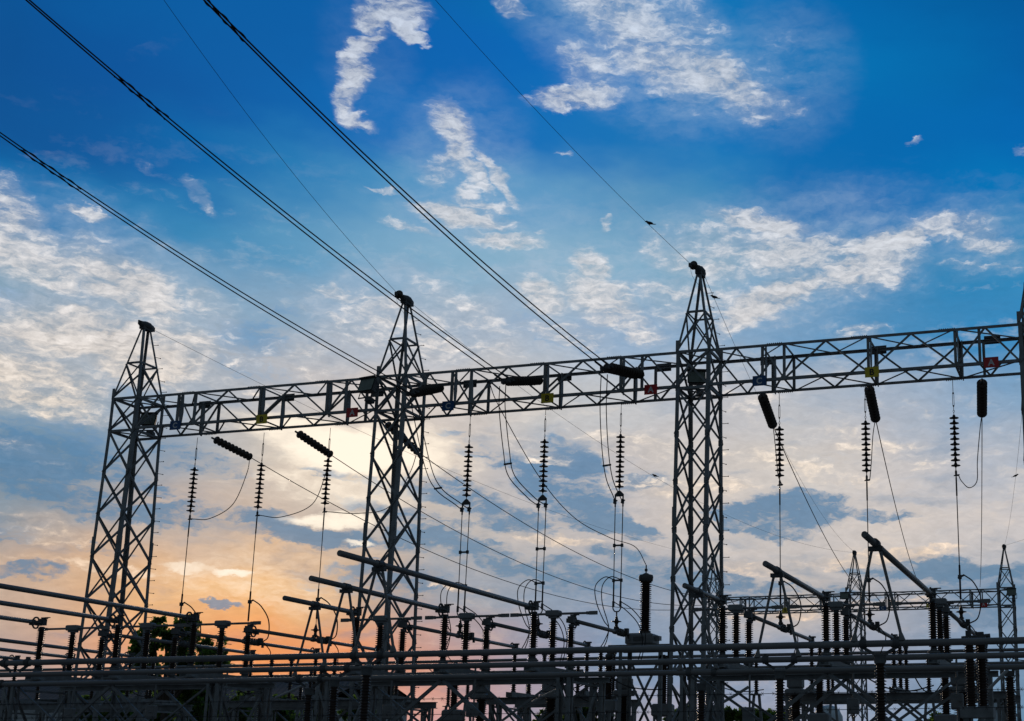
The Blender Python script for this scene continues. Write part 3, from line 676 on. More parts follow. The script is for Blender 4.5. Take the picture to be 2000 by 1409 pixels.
# ------------------------------------------------------------------ birds
def bird(p, right, label):
    p = V(p); m = MB(); s = 1 if right else -1
    P = [(-.17, .0, .008), (-.10, .01, .013), (-.06, .035, .03), (-.01, .05, .042), (.035, .065, .04), (.06, .085, .028), (.085, .105, .027), (.105, .105, .018), (.118, .10, .007), (.14, .095, .002)]
    m.tube([p+V(s*x, 0, z+.01) for x, z, _ in P], .02, 10, rs=[q[2] for q in P])
    m.tube([p+V(s*.0, .012, .035), p+V(s*.01, .008, 0)], .004, 5); m.tube([p+V(s*.0, -.012, .035), p+V(s*.01, -.008, 0)], .004, 5)
    w = MB()
    return tag(m.build('bird', BIRD), label, 'bird', 'small birds on the wires')
def near_pt(pts, x, y=None): return min([a.lerp(b, t/8) for a, b in zip(pts[:-1], pts[1:]) for t in range(8)], key=lambda q: (proj(q)[0]-x)**2+((proj(q)[1]-y)**2 if y else 0))
bird(near_pt(GI[1], 1271, 438), False, 'small dark bird perched high on the ground wire above the middle bay')
bird(near_pt(G3, 1396, 586), False, 'small dark bird on the wire just right of the third tower peak')
G2 = sagline(PK(1)+V(.02, .35, -.03), FPK(1), 1.6, 40)
bird(near_pt(G2, 1290, 917), False, 'small dark bird on the thin wire left of the third tower')
bird(near_pt(G4, 1976, 932), True, 'small dark bird on the wire near the right edge')

# ------------------------------------------------------------------ post insulators and disconnectors
ZU, ZF = 5.355, 3.72
def fins(z0, z1, core=.05, r=.092, pitch=.05):
    n = max(2, int(round((z1-z0)/pitch))); p = (z1-z0)/n; out = []
    for i in range(n):
        z = i*p; rr = r if i % 2 == 0 else r*.93
        out += [(z, core), (z+p*.30, core), (z+p*.42, rr), (z+p*.55, rr), (z+p*.78, core*1.1)]
    return out+[(z1-z0, core)]
def post_parts(r, x, y, z0, z1, rad=.092, n=16, pitch=.05, name='insulator'):
    m = MB(); m.lathe((x, y, z0+.07), (x, y, z1), fins(z0+.07, z1-.06, rad*.56, rad, pitch), n); o = m.build(name, PORC, r)
    q = MB(); q.lathe((x, y, z0), (x, y, z1), [(0, .1), (.02, .1), (.025, .07), (.07, .068), (.075, .04)], 12); q.build('base_cap', DSTEEL, o)
    q = MB(); q.lathe((x, y, z1-.06), (x, y, z1+1), [(0, .05), (.03, .066), (.06, .066), (.062, .05)], 12); q.build('top_cap', DSTEEL, o)
    return o
GD = 'open disconnectors in the near row'
def disconnector():
    r = thing('disconnector', 'x', 'disconnector', (0, 0, 0), GD)
    m = MB(); m.box((0, 1.1, -.21), (.2, 2.7, .02)); m.box((-.09, 1.1, -.13), (.02, 2.7, .14)); m.box((.09, 1.1, -.13), (.02, 2.7, .14))
    for y in (0, 1.1, 2.2): m.lathe((0, y, -.2), (0, y, .05), [(0, .13), (.03, .13), (.05, .09), (.2, .09), (.21, .13), (.24, .13)], 14)
    m.build('base_channel', STEEL, r)
    for y, zt_ in ((0, 1.12), (1.1, 1.08), (2.2, 1.06)): post_parts(r, 0, y, .05, zt_, .106)
    m = MB(); m.box((0, 1.1, 1.20), (.34, .24, .14), bev=.02); m.box((0, 1.1, 1.11), (.2, .16, .05)); m.build('pivot_housing', PAINT, r)
    m = MB(); m.tube([(-.92, 1.1, 1.19), (.92, 1.1, 1.19)], .028, 10); m.box((-1.0, 1.1, 1.19), (.2, .05, .085)); m.box((1.0, 1.1, 1.19), (.2, .05, .085)); m.box((-.86, 1.1, 1.19), (.06, .07, .07)); m.box((.86, 1.1, 1.19), (.06, .07, .07)); m.build('blade', ALU, r)
    for y, s in ((0, -1), (2.2, 1)):
        m = MB(); zc = 1.24 if s < 0 else 1.17
        m.box((0, y, zc), (.15, .14, .16)); m.box((.05, y, zc+.1), (.12, .12, .03)); m.box((.12, y+.02, zc+.115), (.14, .05, .02)); m.box((-.09, y, zc-.02), (.05, .1, .1))
        m.box((0, y+s*.13, zc-.04), (.1, .14, .12)); m.box((0, y+s*.34, zc-.04), (.12, .09, .14))
        for sz in (-1, 1):
            m.tube(smooth([(0, y+s*.12, zc-.04+sz*.03), (0, y+s*.16, zc-.04+sz*.12), (0, y+s*.26, zc-.04+sz*.13), (0, y+s*.34, zc-.04+sz*.05)], 5), .022, 6)
            m.tube(smooth([(sz*.05, y+s*.12, zc-.04), (sz*.11, y+s*.2, zc-.04), (sz*.09, y+s*.3, zc-.04), (sz*.04, y+s*.34, zc-.04)], 4), .018, 6)
        m.build('terminal', DSTEEL, r)
    return r
DZ = 4.14
dc = disconnector()
PL = ['blue C', 'yellow B', 'red A']
def where(k): return f'{BAYN[k//3]} bay, phase of the {PL[k%3]} sign'
ordn = ['first', 'second', 'third', 'fourth', 'fifth', 'sixth', 'seventh', 'eighth', 'ninth']
for k, X in enumerate(PHX):
    lab = f'open disconnector on three ribbed brown posts, {ordn[k]} from the left in the near row'
    if k == 0: dc.location = (X, 28.9, DZ); dc['label'] = lab
    else: dup(dc, (X, 28.9, DZ), lab)

# support frames under the near row of disconnectors
def frame(xa, xb, ya, yb, zt, label, group, cols=3, seed=1, depth=.30):
    rnd = random.Random(seed)
    r = thing('support_frame', label, 'steel support frame', ((xa+xb)/2, (ya+yb)/2, 0), group)
    for y in (ya, yb):
        m = MB(); m.box(((xa+xb)/2, y, zt-.01), (xb-xa, .2, .02)); m.box(((xa+xb)/2, y, zt-depth+.01), (xb-xa, .2, .02)); m.box(((xa+xb)/2, y, zt-depth/2), (xb-xa, .02, depth-.04)); m.build('beam', STEEL, r)
    xs = [xa+.3+(xb-xa-.6)*i/(cols-1) for i in range(cols)]
    for x in xs:
        for y in (ya, yb):
            m = MB()
            for s in (-1, 1):
                for q in (-1, 1): m.leg((x+s*.16, y+q*.12, 0), (x+s*.16, y+q*.12, zt-depth), .075, -s, -q, .01)
            n = 5; h = (zt-depth)/n
            for j in range(n):
                for q in (-1, 1): m.ang((x-.16*(1 if j % 2 else -1), y+q*.125, j*h), (x+.16*(1 if j % 2 else -1), y+q*.125, (j+1)*h), .045, (0, -q, 0))
            m.build('column', STEEL, r)
        m = MB(); m.ang((x, ya, zt-depth), (x, yb, .9), .06, (1, 0, 0)); m.ang((x+.03, yb, zt-depth), (x+.03, ya, .9), .06, (-1, 0, 0)); m.ang((x, ya, zt-depth-.1), (x, yb, zt-depth-.1), .07, (0, 0, 1)); m.build('brace', STEEL, r)
    for a_, b_ in zip(xs[:-1], xs[1:]):
        for y in (ya, yb):
            mid = (a_+b_)/2
            m = MB(); m.ang((a_, y-.02, zt-depth-2.4), (mid, y-.02, zt-depth), .075, (0, 1, 0)); m.ang((b_, y-.02, zt-depth-2.4), (mid, y-.02, zt-depth), .075, (0, 1, 0)); m.ang((a_+.15, y+.03, zt-depth), (mid+.6, y+.03, zt-depth-2.4), .06, (0, -1, 0)); m.ang((b_-.15, y+.05, zt-depth), (mid-.6, y+.05, zt-depth-2.4), .06, (0, -1, 0)); m.build('brace', STEEL, r)
    return r
for i, (xa, xb) in enumerate(((-27.5, -20.9), (-18.5, -11.8), (-9.5, -2.7))):
    frame(xa, xb, 29.0, 31.0, DZ-.23, f'grey steel support frame under the near disconnectors, {BAYN[i]} bay', 'support frames of the near disconnectors', 2, i, .13)
    # gang operating rod and drive cabinet
    m = MB(); m.tube([(xa-.2, 30.45, DZ+.02), (xb+.3, 30.45, DZ+.02)], .02, 8)
    for x in PHX[i*3:i*3+3]: m.bar((x, 30.0, DZ+.03), (x+.02, 30.45, DZ+.03), .05, .015); m.box((x+.05, 30.45, DZ+.02), (.1, .06, .06))
    tag(m.build('operating_rod', DSTEEL), f'thin horizontal operating rod linking the near disconnectors, {BAYN[i]} bay', 'rod', 'gang operating rods')

# long tubes running away from the viewer
def rigid_tube(a, b, r_, label, group, caps=True, name='busbar_tube', extra=()):
    m = MB(); a, b = V(a), V(b); d = (b-a).normalized()
    m.tube([a, a+d*.012, b-d*.012, b], r_, 16, True, [r_*.8, r_, r_, r_*.8])
    o = m.build(name, ALU); tag(o, label, 'busbar tube', group)
    return o
NEARY = [20.4, 20.4, 17, 25.9, 23.3, 20.65, 26.15, 23.7, 21.1]
FARY = [37.75, 37.75, 37.75, 37.75, 37.75, 35.2, 37.8, 37.6, 37.2]
GTn, GTf = 'long slanting tubes in front of the disconnectors', 'tubes behind the near disconnectors'
for k, X in enumerate(PHX):
    rigid_tube((X, NEARY[k], ZU), (X, 28.55, ZU), .055, f'slanting grey tube ending at the {ordn[k]} near disconnector from the left', GTn)
    rigid_tube((X, 31.5, ZU-.05), (X, FARY[k], ZU-.03), .05, f'grey tube running back from the {ordn[k]} near disconnector from the left', GTf)
for k, X in enumerate((-30.9, -33.2, -35.4)):
    rigid_tube((X, 28.0, ZU), (X, 37.75, ZU-.03), .055, f'slanting tube at the far left edge, {["uppermost", "middle", "lowest"][k]} of the three leftmost', 'tubes at the left edge')

# three long tubes across the foreground
FX = [(22.0, 3.73, .055, -27.5, 3.2), (24.6, 3.72, .055, -30.0, 3.2), (27.1, 3.70, .055, -34, 3.2)]
for k, (y, z, r_, xa, xb) in enumerate(FX):
    r = thing('long_busbar', ['uppermost of the three long grey tubes crossing the whole foreground', 'middle one of the three long grey tubes crossing the whole foreground', 'lowest of the three long grey tubes crossing the whole foreground'][k], 'busbar tube', ((xa+xb)/2, y, z), 'long tubes crossing the foreground')
    m = MB(); m.tube([(xa, y, z), ((xa+xb)/2, y, z), (xb, y, z)], r_, 18); m.build('tube', ALU, r)
    for x in ([-12.98, -3.77, -20.6] if k == 0 else [-15.22, -6.06, -24] if k == 1 else [-17.39, -8.32, -26]):
        for s in (-1, 1):
            m = MB(); m.lathe((x+s*.27-.05, y, z), (x+s*.27+1, y, z), [(0, .075), (.1, .075)], 12); m.box((x+s*.27, y, z+.085), (.06, .06, .05)); m.bar((x+s*.27, y, z-.06), (x+s*.1, y, z-.16), .05, .03)
            m.build('clamp', DSTEEL, r)
# ribbed posts that carry them
def fpost(x, y, z, label):
    r = thing('post_insulator', label, 'post insulator', (x, y, 0), 'ribbed posts carrying the foreground tubes')
    m = MB(); m.lathe((x, y, z-1.38), (x, y, z), fins(0, 1.14, .062, .098, .052), 18); m.build('insulator', PORC, r)
    m = MB(); m.lathe((x, y, z-.25), (x, y, z), [(0, .08), (.02, .1), (.13, .1), (.135, .12), (.15, .12)], 14); m.build('top_cap', STEEL, r)
    m = MB(); m.lathe((x, y, z-1.46), (x, y, z), [(0, .13), (.03, .13), (.035, .09), (.09, .085)], 14); m.build('base_cap', STEEL, r)
    zt = z-1.46
    m = MB(); m.box((x, y, zt-.01), (.4, .4, .02))
    for sx in (-1, 1):
        for sy in (-1, 1): m.leg((x+sx*.17, y+sy*.17, 0), (x+sx*.17, y+sy*.17, zt-.02), .07, -sx, -sy, .01)
    for j in range(4):
        h = (zt-.1)/4
        for sy in (-1, 1): m.ang((x-.16, y+sy*.16, j*h), (x+.16, y+sy*.16, (j+1)*h), .045, (0, sy, 0))
    m.build('pedestal', STEEL, r); return r
pn = ['tall ribbed brown post under the uppermost foreground tube, in front of the second tower', 'tall ribbed brown post under the uppermost foreground tube at the right', 'ribbed brown post under the middle foreground tube, left of the picture centre', 'ribbed brown post under the middle foreground tube, right of the third tower', 'ribbed brown post under the lowest foreground tube, left of the second tower', 'ribbed brown post under the lowest foreground tube, in front of the third tower']
for (x, y, z), l in zip([(-12.98, 22, 3.62), (-3.77, 22, 3.66), (-15.22, 24.6, 3.60), (-6.06, 24.6, 3.62), (-17.39, 27.1, 3.60), (-8.32, 27.1, 3.58)], pn): fpost(x, y, z, l)

# A-shaped frames standing on the foreground tubes
AF = [(-17.4, 27.1), (-15.1, 24.6), (-12.86, 22.0), (-8.4, 27.1), (-6.1, 24.6), (-3.8, 22.0)]
an = ['in front of the second tower, lowest and leftmost', 'in front of the second tower, middle one of three', 'in front of the second tower, tallest looking', 'in front of the third tower', 'right of the third tower under the second long slanting tube', 'largest one, under the steepest slanting tube at the right']
for (X, y), l in zip(AF, an):
    r = thing('tube_brace', 'inverted V of grey tubes '+l, 'tube support', (X, y, 0), 'inverted V frames standing on the foreground tubes')
    m = MB(); m.lathe((X, y-.1, ZU), (X, y+.1, ZU), [(0, .072), (.2, .072)], 14); m.box((X, y, ZU-.09), (.24, .12, .07)); m.build('saddle', DSTEEL, r)
    for s in (-1, 1):
        m = MB(); m.tube([(X+s*.05, y, ZU-.08), (X+s*.08, y, ZU-.16), (X+s*.37, y, ZF+.17)], .026, 12); m.tube([(X+s*.37, y, ZF+.17), (X+s*.385, y, ZF+.05)], .05, 10, True, [.03, .065]); m.build('strut', ALU, r)

# ------------------------------------------------------------------ droppers
def single_disc(r, p):
    m = MB(); x, y, z = p
    m.lathe((x, y, z), (x, y, z-1), [(0, .012), (.05, .03), (.11, .045), (.15, .06), (.165, .13), (.18, .135), (.195, .06), (.24, .04), (.30, .045), (.32, .07), (.34, .07)], 16); m.build('disc', GPORC, r)
GDn = 'vertical dropper cables'
for k, X in enumerate(PHX):
    bay = k//3; zs_ = (Z1 if bay == 0 else Z3)-.08
    if bay != 1:
        r = thing('dropper_cable', f'single vertical dropper wire below the insulator string by the {PL[k%3]} sign, {BAYN[bay]} bay', 'cable', (X, YS, 5.5), GDn)
        m = MB(); m.tube([(X, YS, zs_), (X, YS, 5.95)], .0125, 6); m.tube([(X, YS, zs_+.02), (X, YS, zs_-.45)], .02, 6); m.tube([(X, YS, 6.75), (X, YS, 5.9)], .024, 8); m.build('wire', WIRE, r)
        m = MB(); m.tube([(X, YS, 5.95), (X, YS, 5.72)], .01, 6); m.build('link', DSTEEL, r); m = MB(); m.box((X, YS, 6.45), (.09, .07, .1)); m.tube([(X-.05, YS, 6.42), (X+.11, YS, 6.5)], .025, 6); m.build('clamp', DSTEEL, r)
        single_disc(r, (X, YS, 5.76))
        pts = [(X+.1, YS, 6.5), (X+.32, YS+.1, 6.32), (X+.46, YS+.3, 5.95), (X+.36, YS+.5, 5.5), (X+.12, YS+.6, ZU)]
        cable(pts, f'short curved jumper from the dropper to the tube, {ordn[k]} from the left', .017, 'short curved jumpers at the dropper ends')
        cable([(X+.12, YS+.62, ZU), (X+.26, YS+.8, 5.1), (X+.1, YS+1.1, 4.8), (X-.1, YS+1.5, 4.55)], f'short loop hanging under the tube, {ordn[k]} from the left', .014, 'short loops under the tubes')
    else:
        r = thing('twin_dropper', f'twin vertical dropper wires with spacers below the {PL[k%3]} sign, middle bay', 'cable', (X, YS, 5.5), GDn)
        for s in (-1, 1):
            m = MB(); m.tube([(X+s*.11, YS, Z2-.1), (X+s*.1, YS, 6.1)], .013, 6); m.tube([(X+s*.1, YS, 6.7), (X+s*.1, YS, 6.05)], .022, 8); m.build('wire', WIRE, r)
        for z in (7.62, 6.68):
            m = MB(); m.bar((X-.13, YS, z), (X+.13, YS, z), .045, .03); m.box((X-.11, YS, z), (.06, .06, .09)); m.box((X+.11, YS, z), (.06, .06, .09)); m.build('spacer', DSTEEL, r)
        for s in (-1, 1):
            m = MB(); m.tube(smooth([(X+s*.1, YS, 6.1), (X+s*.11, YS, 5.95), (X+s*.06, YS, 5.86), (X, YS, 5.84), (X, YS, 5.74)], 4), .018, 6); m.box((X+s*.1, YS, 6.05), (.05, .05, .16)); m.build('clamp', DSTEEL, r)
        single_disc(r, (X, YS, 5.76))
        for s in (-1, 1):
            cable([(X+s*.1, YS, 6.7), (X+s*.08-.28, YS, 6.78), (X+s*.1-.52, YS, 6.55), (X+s*.08-.46, YS-.1, 6.1), (X+s*.05-.2, YS-.3, 5.6), (X-.02, YS-.5, ZU), (X-.12+s*.03, YS-.45, 5.05), (X-.3+s*.05, YS-.3, 4.85)], f'{"outer" if s < 0 else "inner"} looping jumper left of the twin dropper below the {PL[k%3]} sign', .013, 'looping jumpers of the middle bay')
            cable([(X+.1*s, YS, 6.12), (X+.3+.1*s, YS+.15, 5.9), (X+.55+.07*s, YS+.35, 5.55), (X+.6+.04*s, YS+.5, 5.1), (X+.45+.04*s, YS+.6, 4.6)], f'{"lower" if s < 0 else "upper"} curved cable at the twin dropper foot below the {PL[k%3]} sign', .013, 'curved cables at the twin dropper feet')
# bolted connectors on the tubes
for k, X in enumerate(PHX):
    r = thing('tube_connector', f'cluster of bolted clamps on the tube behind the {ordn[k]} near disconnector from the left', 'clamp', (X, 34.6, ZU), 'bolted connectors on the tubes')
    m = MB(); m.lathe((X, 34.05, ZU-.04), (X, 36, ZU-.04), [(0, .07), (.1, .07), (.11, .055), (.35, .055), (.36, .085), (.42, .085), (.43, .06), (.5, .06), (.51, .085), (.58, .085), (.59, .06), (.66, .06), (.67, .08), (.74, .08)], 14)
    for q in range(6): m.box((X, 34.1+q*.12, ZU+.05), (.05, .04, .06)); m.tube([(X-.1, 34.1+q*.12, ZU-.02), (X+.1, 34.1+q*.12, ZU-.02)], .012, 6)
    m.build('clamp_body', DSTEEL, r)
    m = MB(); m.box((X+.1, 34.72, ZU+.02), (.1, .12, .16)); m.box((X+.13, 34.8, ZU-.1), (.05, .06, .14)); m.build('terminal_lug', DSTEEL, r)

# ------------------------------------------------------------------ second row: closed disconnectors further back
def disc2():
    r = thing('closed_disconnector', 'x', 'disconnector', (0, 0, 0), 'closed disconnectors in the second row')
    m = MB(); m.box((0, 1.1, -.12), (.2, 2.8, .02)); m.box((-.09, 1.1, -.05), (.02, 2.8, .14)); m.box((.09, 1.1, -.05), (.02, 2.8, .14)); m.build('base_channel', STEEL, r)
    for y in (0, 1.1, 2.2): post_parts(r, 0, y, .0, 1.26, .085, 12, .06)
    m = MB(); m.tube([(0, .1, 1.32), (0, 2.1, 1.32)], .03, 8); m.build('blade', ALU, r)
    for y in (0, 2.2):
        m = MB(); m.box((0, y, 1.34), (.14, .14, .14)); m.box((.04, y, 1.43), (.16, .08, .04)); m.tube(smooth([(0, y-.1, 1.34), (0, y-.18, 1.44), (0, y-.28, 1.42), (0, y-.34, 1.32)], 4), .022, 6); m.build('terminal', DSTEEL, r)
    m = MB(); m.box((0, 1.1, 1.34), (.2, .16, .1)); m.build('blade_guide', DSTEEL, r)
    return r
d2 = disc2()
X2 = PHX[:5]+PHX[6:]+[-30.9, -33.2, -35.4]
nm2 = ['one', 'two', 'three', 'four', 'five', 'six', 'seven', 'eight']
X2s = sorted(X2); on2 = ordn+['tenth', 'eleventh']
for i, X in enumerate(X2s):
    lab = f'closed disconnector on ribbed posts in the second row, {on2[i]} from the left'
    if i == 0: d2.location = (X, 37.8, 3.98); d2['label'] = lab
    else: dup(d2, (X, 37.8, 3.98), lab)
for i, (xa, xb) in enumerate(((-36.3, -30), (-27.3, -21.0), (-18.3, -14.2), (-9.3, -2.9))):
    frame(xa, xb, 37.9, 39.9, 3.86, f'grey steel support frame of the second row, {["far left", "left", "middle", "right"][i]} section', 'support frames of the second row', 2, 5+i, .2)
# distant cross tubes behind
for i, Y in enumerate((42.2, 44.6, 47.2)):
    for j, (xa, xb) in enumerate(((-44, -19), (-18, -1.5))):
        if i == 1 and j == 0: xb = -22
        r = thing('rear_busbar', f'thin distant cross tube behind the second row, {["nearest", "middle", "farthest"][i]} line, {["left", "right"][j]} length', 'busbar tube', ((xa+xb)/2, Y, 5.3), 'distant cross tubes')
        m = MB(); m.tube([(xa, Y, 5.32), (xb, Y, 5.32)], .05, 10); m.build('tube', ALU, r)
k = 0
for Y in (42.2, 44.6, 47.2):
    for X in (-33.5, -26.5, -20.2, -17.0, -11.0, -5.6):
        X += (Y-42)*-.8
        r = thing('rear_post', f'small ribbed post, {ordn[k%6]} from the left under the {["nearest","middle","farthest"][k//6]} distant cross tube', 'post insulator', (X, Y, 0), 'ribbed posts of the distant cross tubes')
        post_parts(r, X, Y, 4.1, 5.26, .09, 10, .07)
        m = MB()
        for s in (-1, 1): m.ang((X+s*.45, Y, 0), (X+s*.08, Y, 4.1), .08, (0, 1, 0))
        m.ang((X-.3, Y, 1.4), (X+.2, Y, 2.8), .05, (0, 1, 0)); m.box((X, Y, 4.09), (.3, .3, .03)); m.build('pedestal', STEEL, r); k += 1

# ------------------------------------------------------------------ current transformers: grey tank on a short ribbed column
def ct():
    r = thing('current_transformer', 'x', 'instrument transformer', (0, 0, 0), 'grey instrument transformers')
    m = MB(); m.box((0, 0, 4.1), (.42, .42, .36), bev=.05); m.box((0, 0, 4.29), (.34, .34, .03)); m.build('tank', PAINT, r)
    m = MB(); m.box((0, 0, 3.84), (.52, .5, .16), bev=.04); m.box((.3, 0, 3.85), (.1, .2, .1)); m.build('terminal_box', PAINT, r)
    m = MB(); m.lathe((0, 0, 2.85), (0, 0, 4), fins(0, .9, .11, .19, .06), 16); m.build('insulator', PORC, r)
    m = MB(); m.box((0, 0, 2.7), (.5, .5, .28), bev=.03); m.build('base_tank', STEEL, r)
    m = MB()
    for sx in (-1, 1):
        for sy in (-1, 1): m.leg((sx*.2, sy*.2, 0), (sx*.2, sy*.2, 2.56), .07, -sx, -sy)
    m.ang((-.2, -.2, .2), (.2, -.2, 2.4), .05, (0, 1, 0)); m.ang((.2, -.2, .2), (-.2, -.2, 2.4), .05, (0, -1, 0)); m.build('pedestal', STEEL, r)
    return r
c0 = ct()
CTX = [515, 638, 940, 1077, 1219, 1554, 1877]
cl = ['leftmost, below the fourth hanging tube end', 'second from the left, left of the second tower', 'right of the tall post in front of the second tower', 'below the middle of the picture, under the fifth disconnector', 'in front of the stand of the tall brown bushing', 'right of the third tower under the middle foreground tube', 'near the right edge under the foreground tubes']
for i, x in enumerate(CTX):
    p = at(x, 1345, 37.0); dz = [0, 0, 0, 0, .05, .02, .02][i]
    lab = 'grey box headed instrument transformer, '+cl[i]
    if i == 0: c0.location = (p.x, 37.0, dz); c0['label'] = lab
    else:
        c = dup(c0, (p.x, 37.0, dz), lab)
        if i == 6: c.scale = (1.2, 1.2, 1.0)

# tall bushing on its tank and stand
r = thing('voltage_transformer', 'tall ribbed brown bushing on a grey tank between the middle bay and the third tower', 'instrument transformer', (-12.75, 36, 0))
bx = -12.69
m = MB(); m.box((-12.77, 36, 5.27), (.80, .62, .28), bev=.03); m.box((-12.77, 36, 5.42), (.6, .5, .03)); m.box((-12.3, 36, 5.3), (.12, .2, .12)); m.lathe((-13.05, 35.66, 5.27), (-13.05, 35, 5.27), [(0, .05), (.04, .05)], 10); tk = m.build('tank', PAINT, r)
m = MB(); m.box((-12.77, 35.682, 5.27), (.3, .01, .12)); m.build('nameplate', DSTEEL, tk)
m = MB(); m.lathe((bx, 36, 5.42), (bx, 36, 9), [(0, .16), (.08, .16), (.1, .12)]+[(a+.1, b) for a, b in fins(0, 1.36, .105, .165, .055)], 22); m.build('bushing', PORC, r)
m = MB(); m.lathe((bx, 36, 6.86), (bx, 36, 9), [(0, .13), (.03, .19), (.14, .205), (.2, .19), (.22, .1), (.25, .06)], 20); m.tube([(bx, 36, 7.1), (bx, 36, 7.34)], .02, 8); m.box((bx, 36, 7.2), (.07, .05, .07)); m.build('top_cap', DSTEEL, r)
m = MB(); m.box((-12.68, 36, 5.06), (1.8, 1.0, .08)); m.box((-12.68, 36, 4.98), (1.5, .8, .06))
for sx in (-1, 1):
    for sy in (-1, 1): m.leg((-12.68+sx*.62, 36+sy*.4, 0), (-12.68+sx*.62, 36+sy*.4, 4.95), .1, -sx, -sy, .012)
for a_, b_ in ((.5, 2.4), (2.4, 4.8)):
    for sy in (-1, 1): m.ang((-12.68-.6, 36+sy*.4, a_), (-12.68+.6, 36+sy*.4, b_), .06, (0, -sy, 0)); m.ang((-12.68+.6, 36+sy*.39, a_), (-12.68-.6, 36+sy*.39, b_), .06, (0, sy, 0))
m.build('stand', STEEL, r)

# heavy ribbed post with a bolted head, near the right edge
r = thing('bushing_post', 'thick dark ribbed post with a cluster of bolted clamps on top near the right edge', 'post insulator', (-2.55, 26.0, 0))
P0 = at(1905, 1262, 26); P0 = V(P0.x, 26, 0)
for dx in (-.1, .1):
    m = MB(); m.lathe((P0.x+dx, 26+dx, 2.9), (P0.x+dx, 26+dx, 6), fins(0, 1.15, .07, .11, .05), 14); m.build('insulator', PORC, r)
m = MB(); m.box((P0.x, 26, 4.13), (.42, .3, .12)); m.box((P0.x-.12, 26, 4.23), (.1, .1, .14)); m.box((P0.x+.1, 26, 4.22), (.12, .12, .1)); m.tube([(P0.x-.25, 26, 4.16), (P0.x+.28, 26, 4.2)], .04, 8); m.build('head_clamp', DSTEEL, r)
m = MB(); m.box((P0.x, 26, 2.8), (.6, .5, .2)); m.leg((P0.x-.25, 25.8, 0), (P0.x-.25, 25.8, 2.7), .1, 1, 1); m.leg((P0.x+.25, 25.8, 0), (P0.x+.25, 25.8, 2.7), .1, -1, 1); m.leg((P0.x+.25, 26.2, 0), (P0.x+.25, 26.2, 2.7), .1, -1, -1); m.leg((P0.x-.25, 26.2, 0), (P0.x-.25, 26.2, 2.7), .1, 1, -1); m.build('stand', STEEL, r)

# breaker poles
for i, (x, ytop, l) in enumerate([(1190, 1278, 'below the foot of the tall brown bushing, left side'), (1296, 1285, 'between the tall bushing and the third tower'), (890, 1300, 'right of the second tower below the foreground tubes'), (1600, 1300, 'below the right bay, left of the pale round tank'), (1385, 1300, 'inside the foot of the third tower'), (1845, 1300, 'at the right under the steepest slanting tube')]):
    p = at(x, ytop, 36.2)
    r = thing('breaker_pole', 'dark thick ribbed breaker pole '+l, 'circuit breaker', (p.x, 36.2, 0), 'ribbed breaker poles')
    m = MB(); m.lathe((p.x, 36.2, p.z-1.25), (p.x, 36.2, 9), fins(0, 1.15, .085, .135, .055), 16); m.build('insulator', PORC, r)
    m = MB(); m.lathe((p.x, 36.2, p.z-.12), (p.x, 36.2, 9), [(0, .09), (.03, .11), (.1, .11), (.13, .07), (.2, .05)], 14); m.box((p.x+.08, 36.2, p.z+.04), (.16, .06, .04)); m.build('head', DSTEEL, r)
    m = MB(); m.box((p.x, 36.2, p.z-1.42), (.55, .45, .34), bev=.04); m.build('mechanism_box', PAINT, r)
    m = MB()
    for sx in (-1, 1):
        for sy in (-1, 1): m.leg((p.x+sx*.22, 36.2+sy*.18, 0), (p.x+sx*.22, 36.2+sy*.18, p.z-1.58), .07, -sx, -sy)
    m.ang((p.x-.2, 36.02, .4), (p.x+.2, 36.02, p.z-1.7), .05, (0, 1, 0)); m.build('stand', STEEL, r)
PIPE = mat('pale_conduit', (.42, .45, .46), .5, 0, .12, 5)
for i, (pts, Y, l) in enumerate([([(412, 1383), (440, 1372), (461, 1357)], 33, 'below the fourth tube end at the left'), ([(538, 1363), (568, 1350), (600, 1334)], 33, 'left of the lowest foreground post'), ([(494, 1343), (500, 1336), (512, 1333), (522, 1336)], 33, 'arched above the leftmost grey transformer'), ([(1926, 1352), (1948, 1329), (1969, 1308)], 30, 'near the right edge'), ([(1412, 1372), (1440, 1356), (1462, 1342)], 31, 'just right of the foot of the third tower'), ([(1040, 1372), (1065, 1358), (1110, 1338)], 31, 'low in the middle of the picture')]):
    m = MB(); m.tube(smooth([at(x, y, Y) for x, y in pts], 6), .035, 10); tag(m.build('conduit_pipe', PIPE), 'pale slanting conduit pipe '+l, 'pipe', 'pale conduit pipes')
p = at(1972, 1318, 30.5)
r = thing('slim_bushing', 'dark ribbed bushing at the lower right corner beside the pale pipe', 'post insulator', (p.x, 30.5, 0))
m = MB(); m.lathe((p.x, 30.5, p.z-1.0), (p.x, 30.5, 9), fins(0, .95, .075, .115, .05), 14); m.build('insulator', PORC, r)
m = MB(); m.lathe((p.x, 30.5, 0), (p.x, 30.5, 9), [(0, .14), (p.z-1.0, .14)], 12); m.build('stand', STEEL, r)
m = MB(); m.box((p.x, 30.5, p.z+.02), (.2, .16, .12)); m.box((p.x+.08, 30.5, p.z+.1), (.06, .06, .12)); m.build('head', DSTEEL, r)

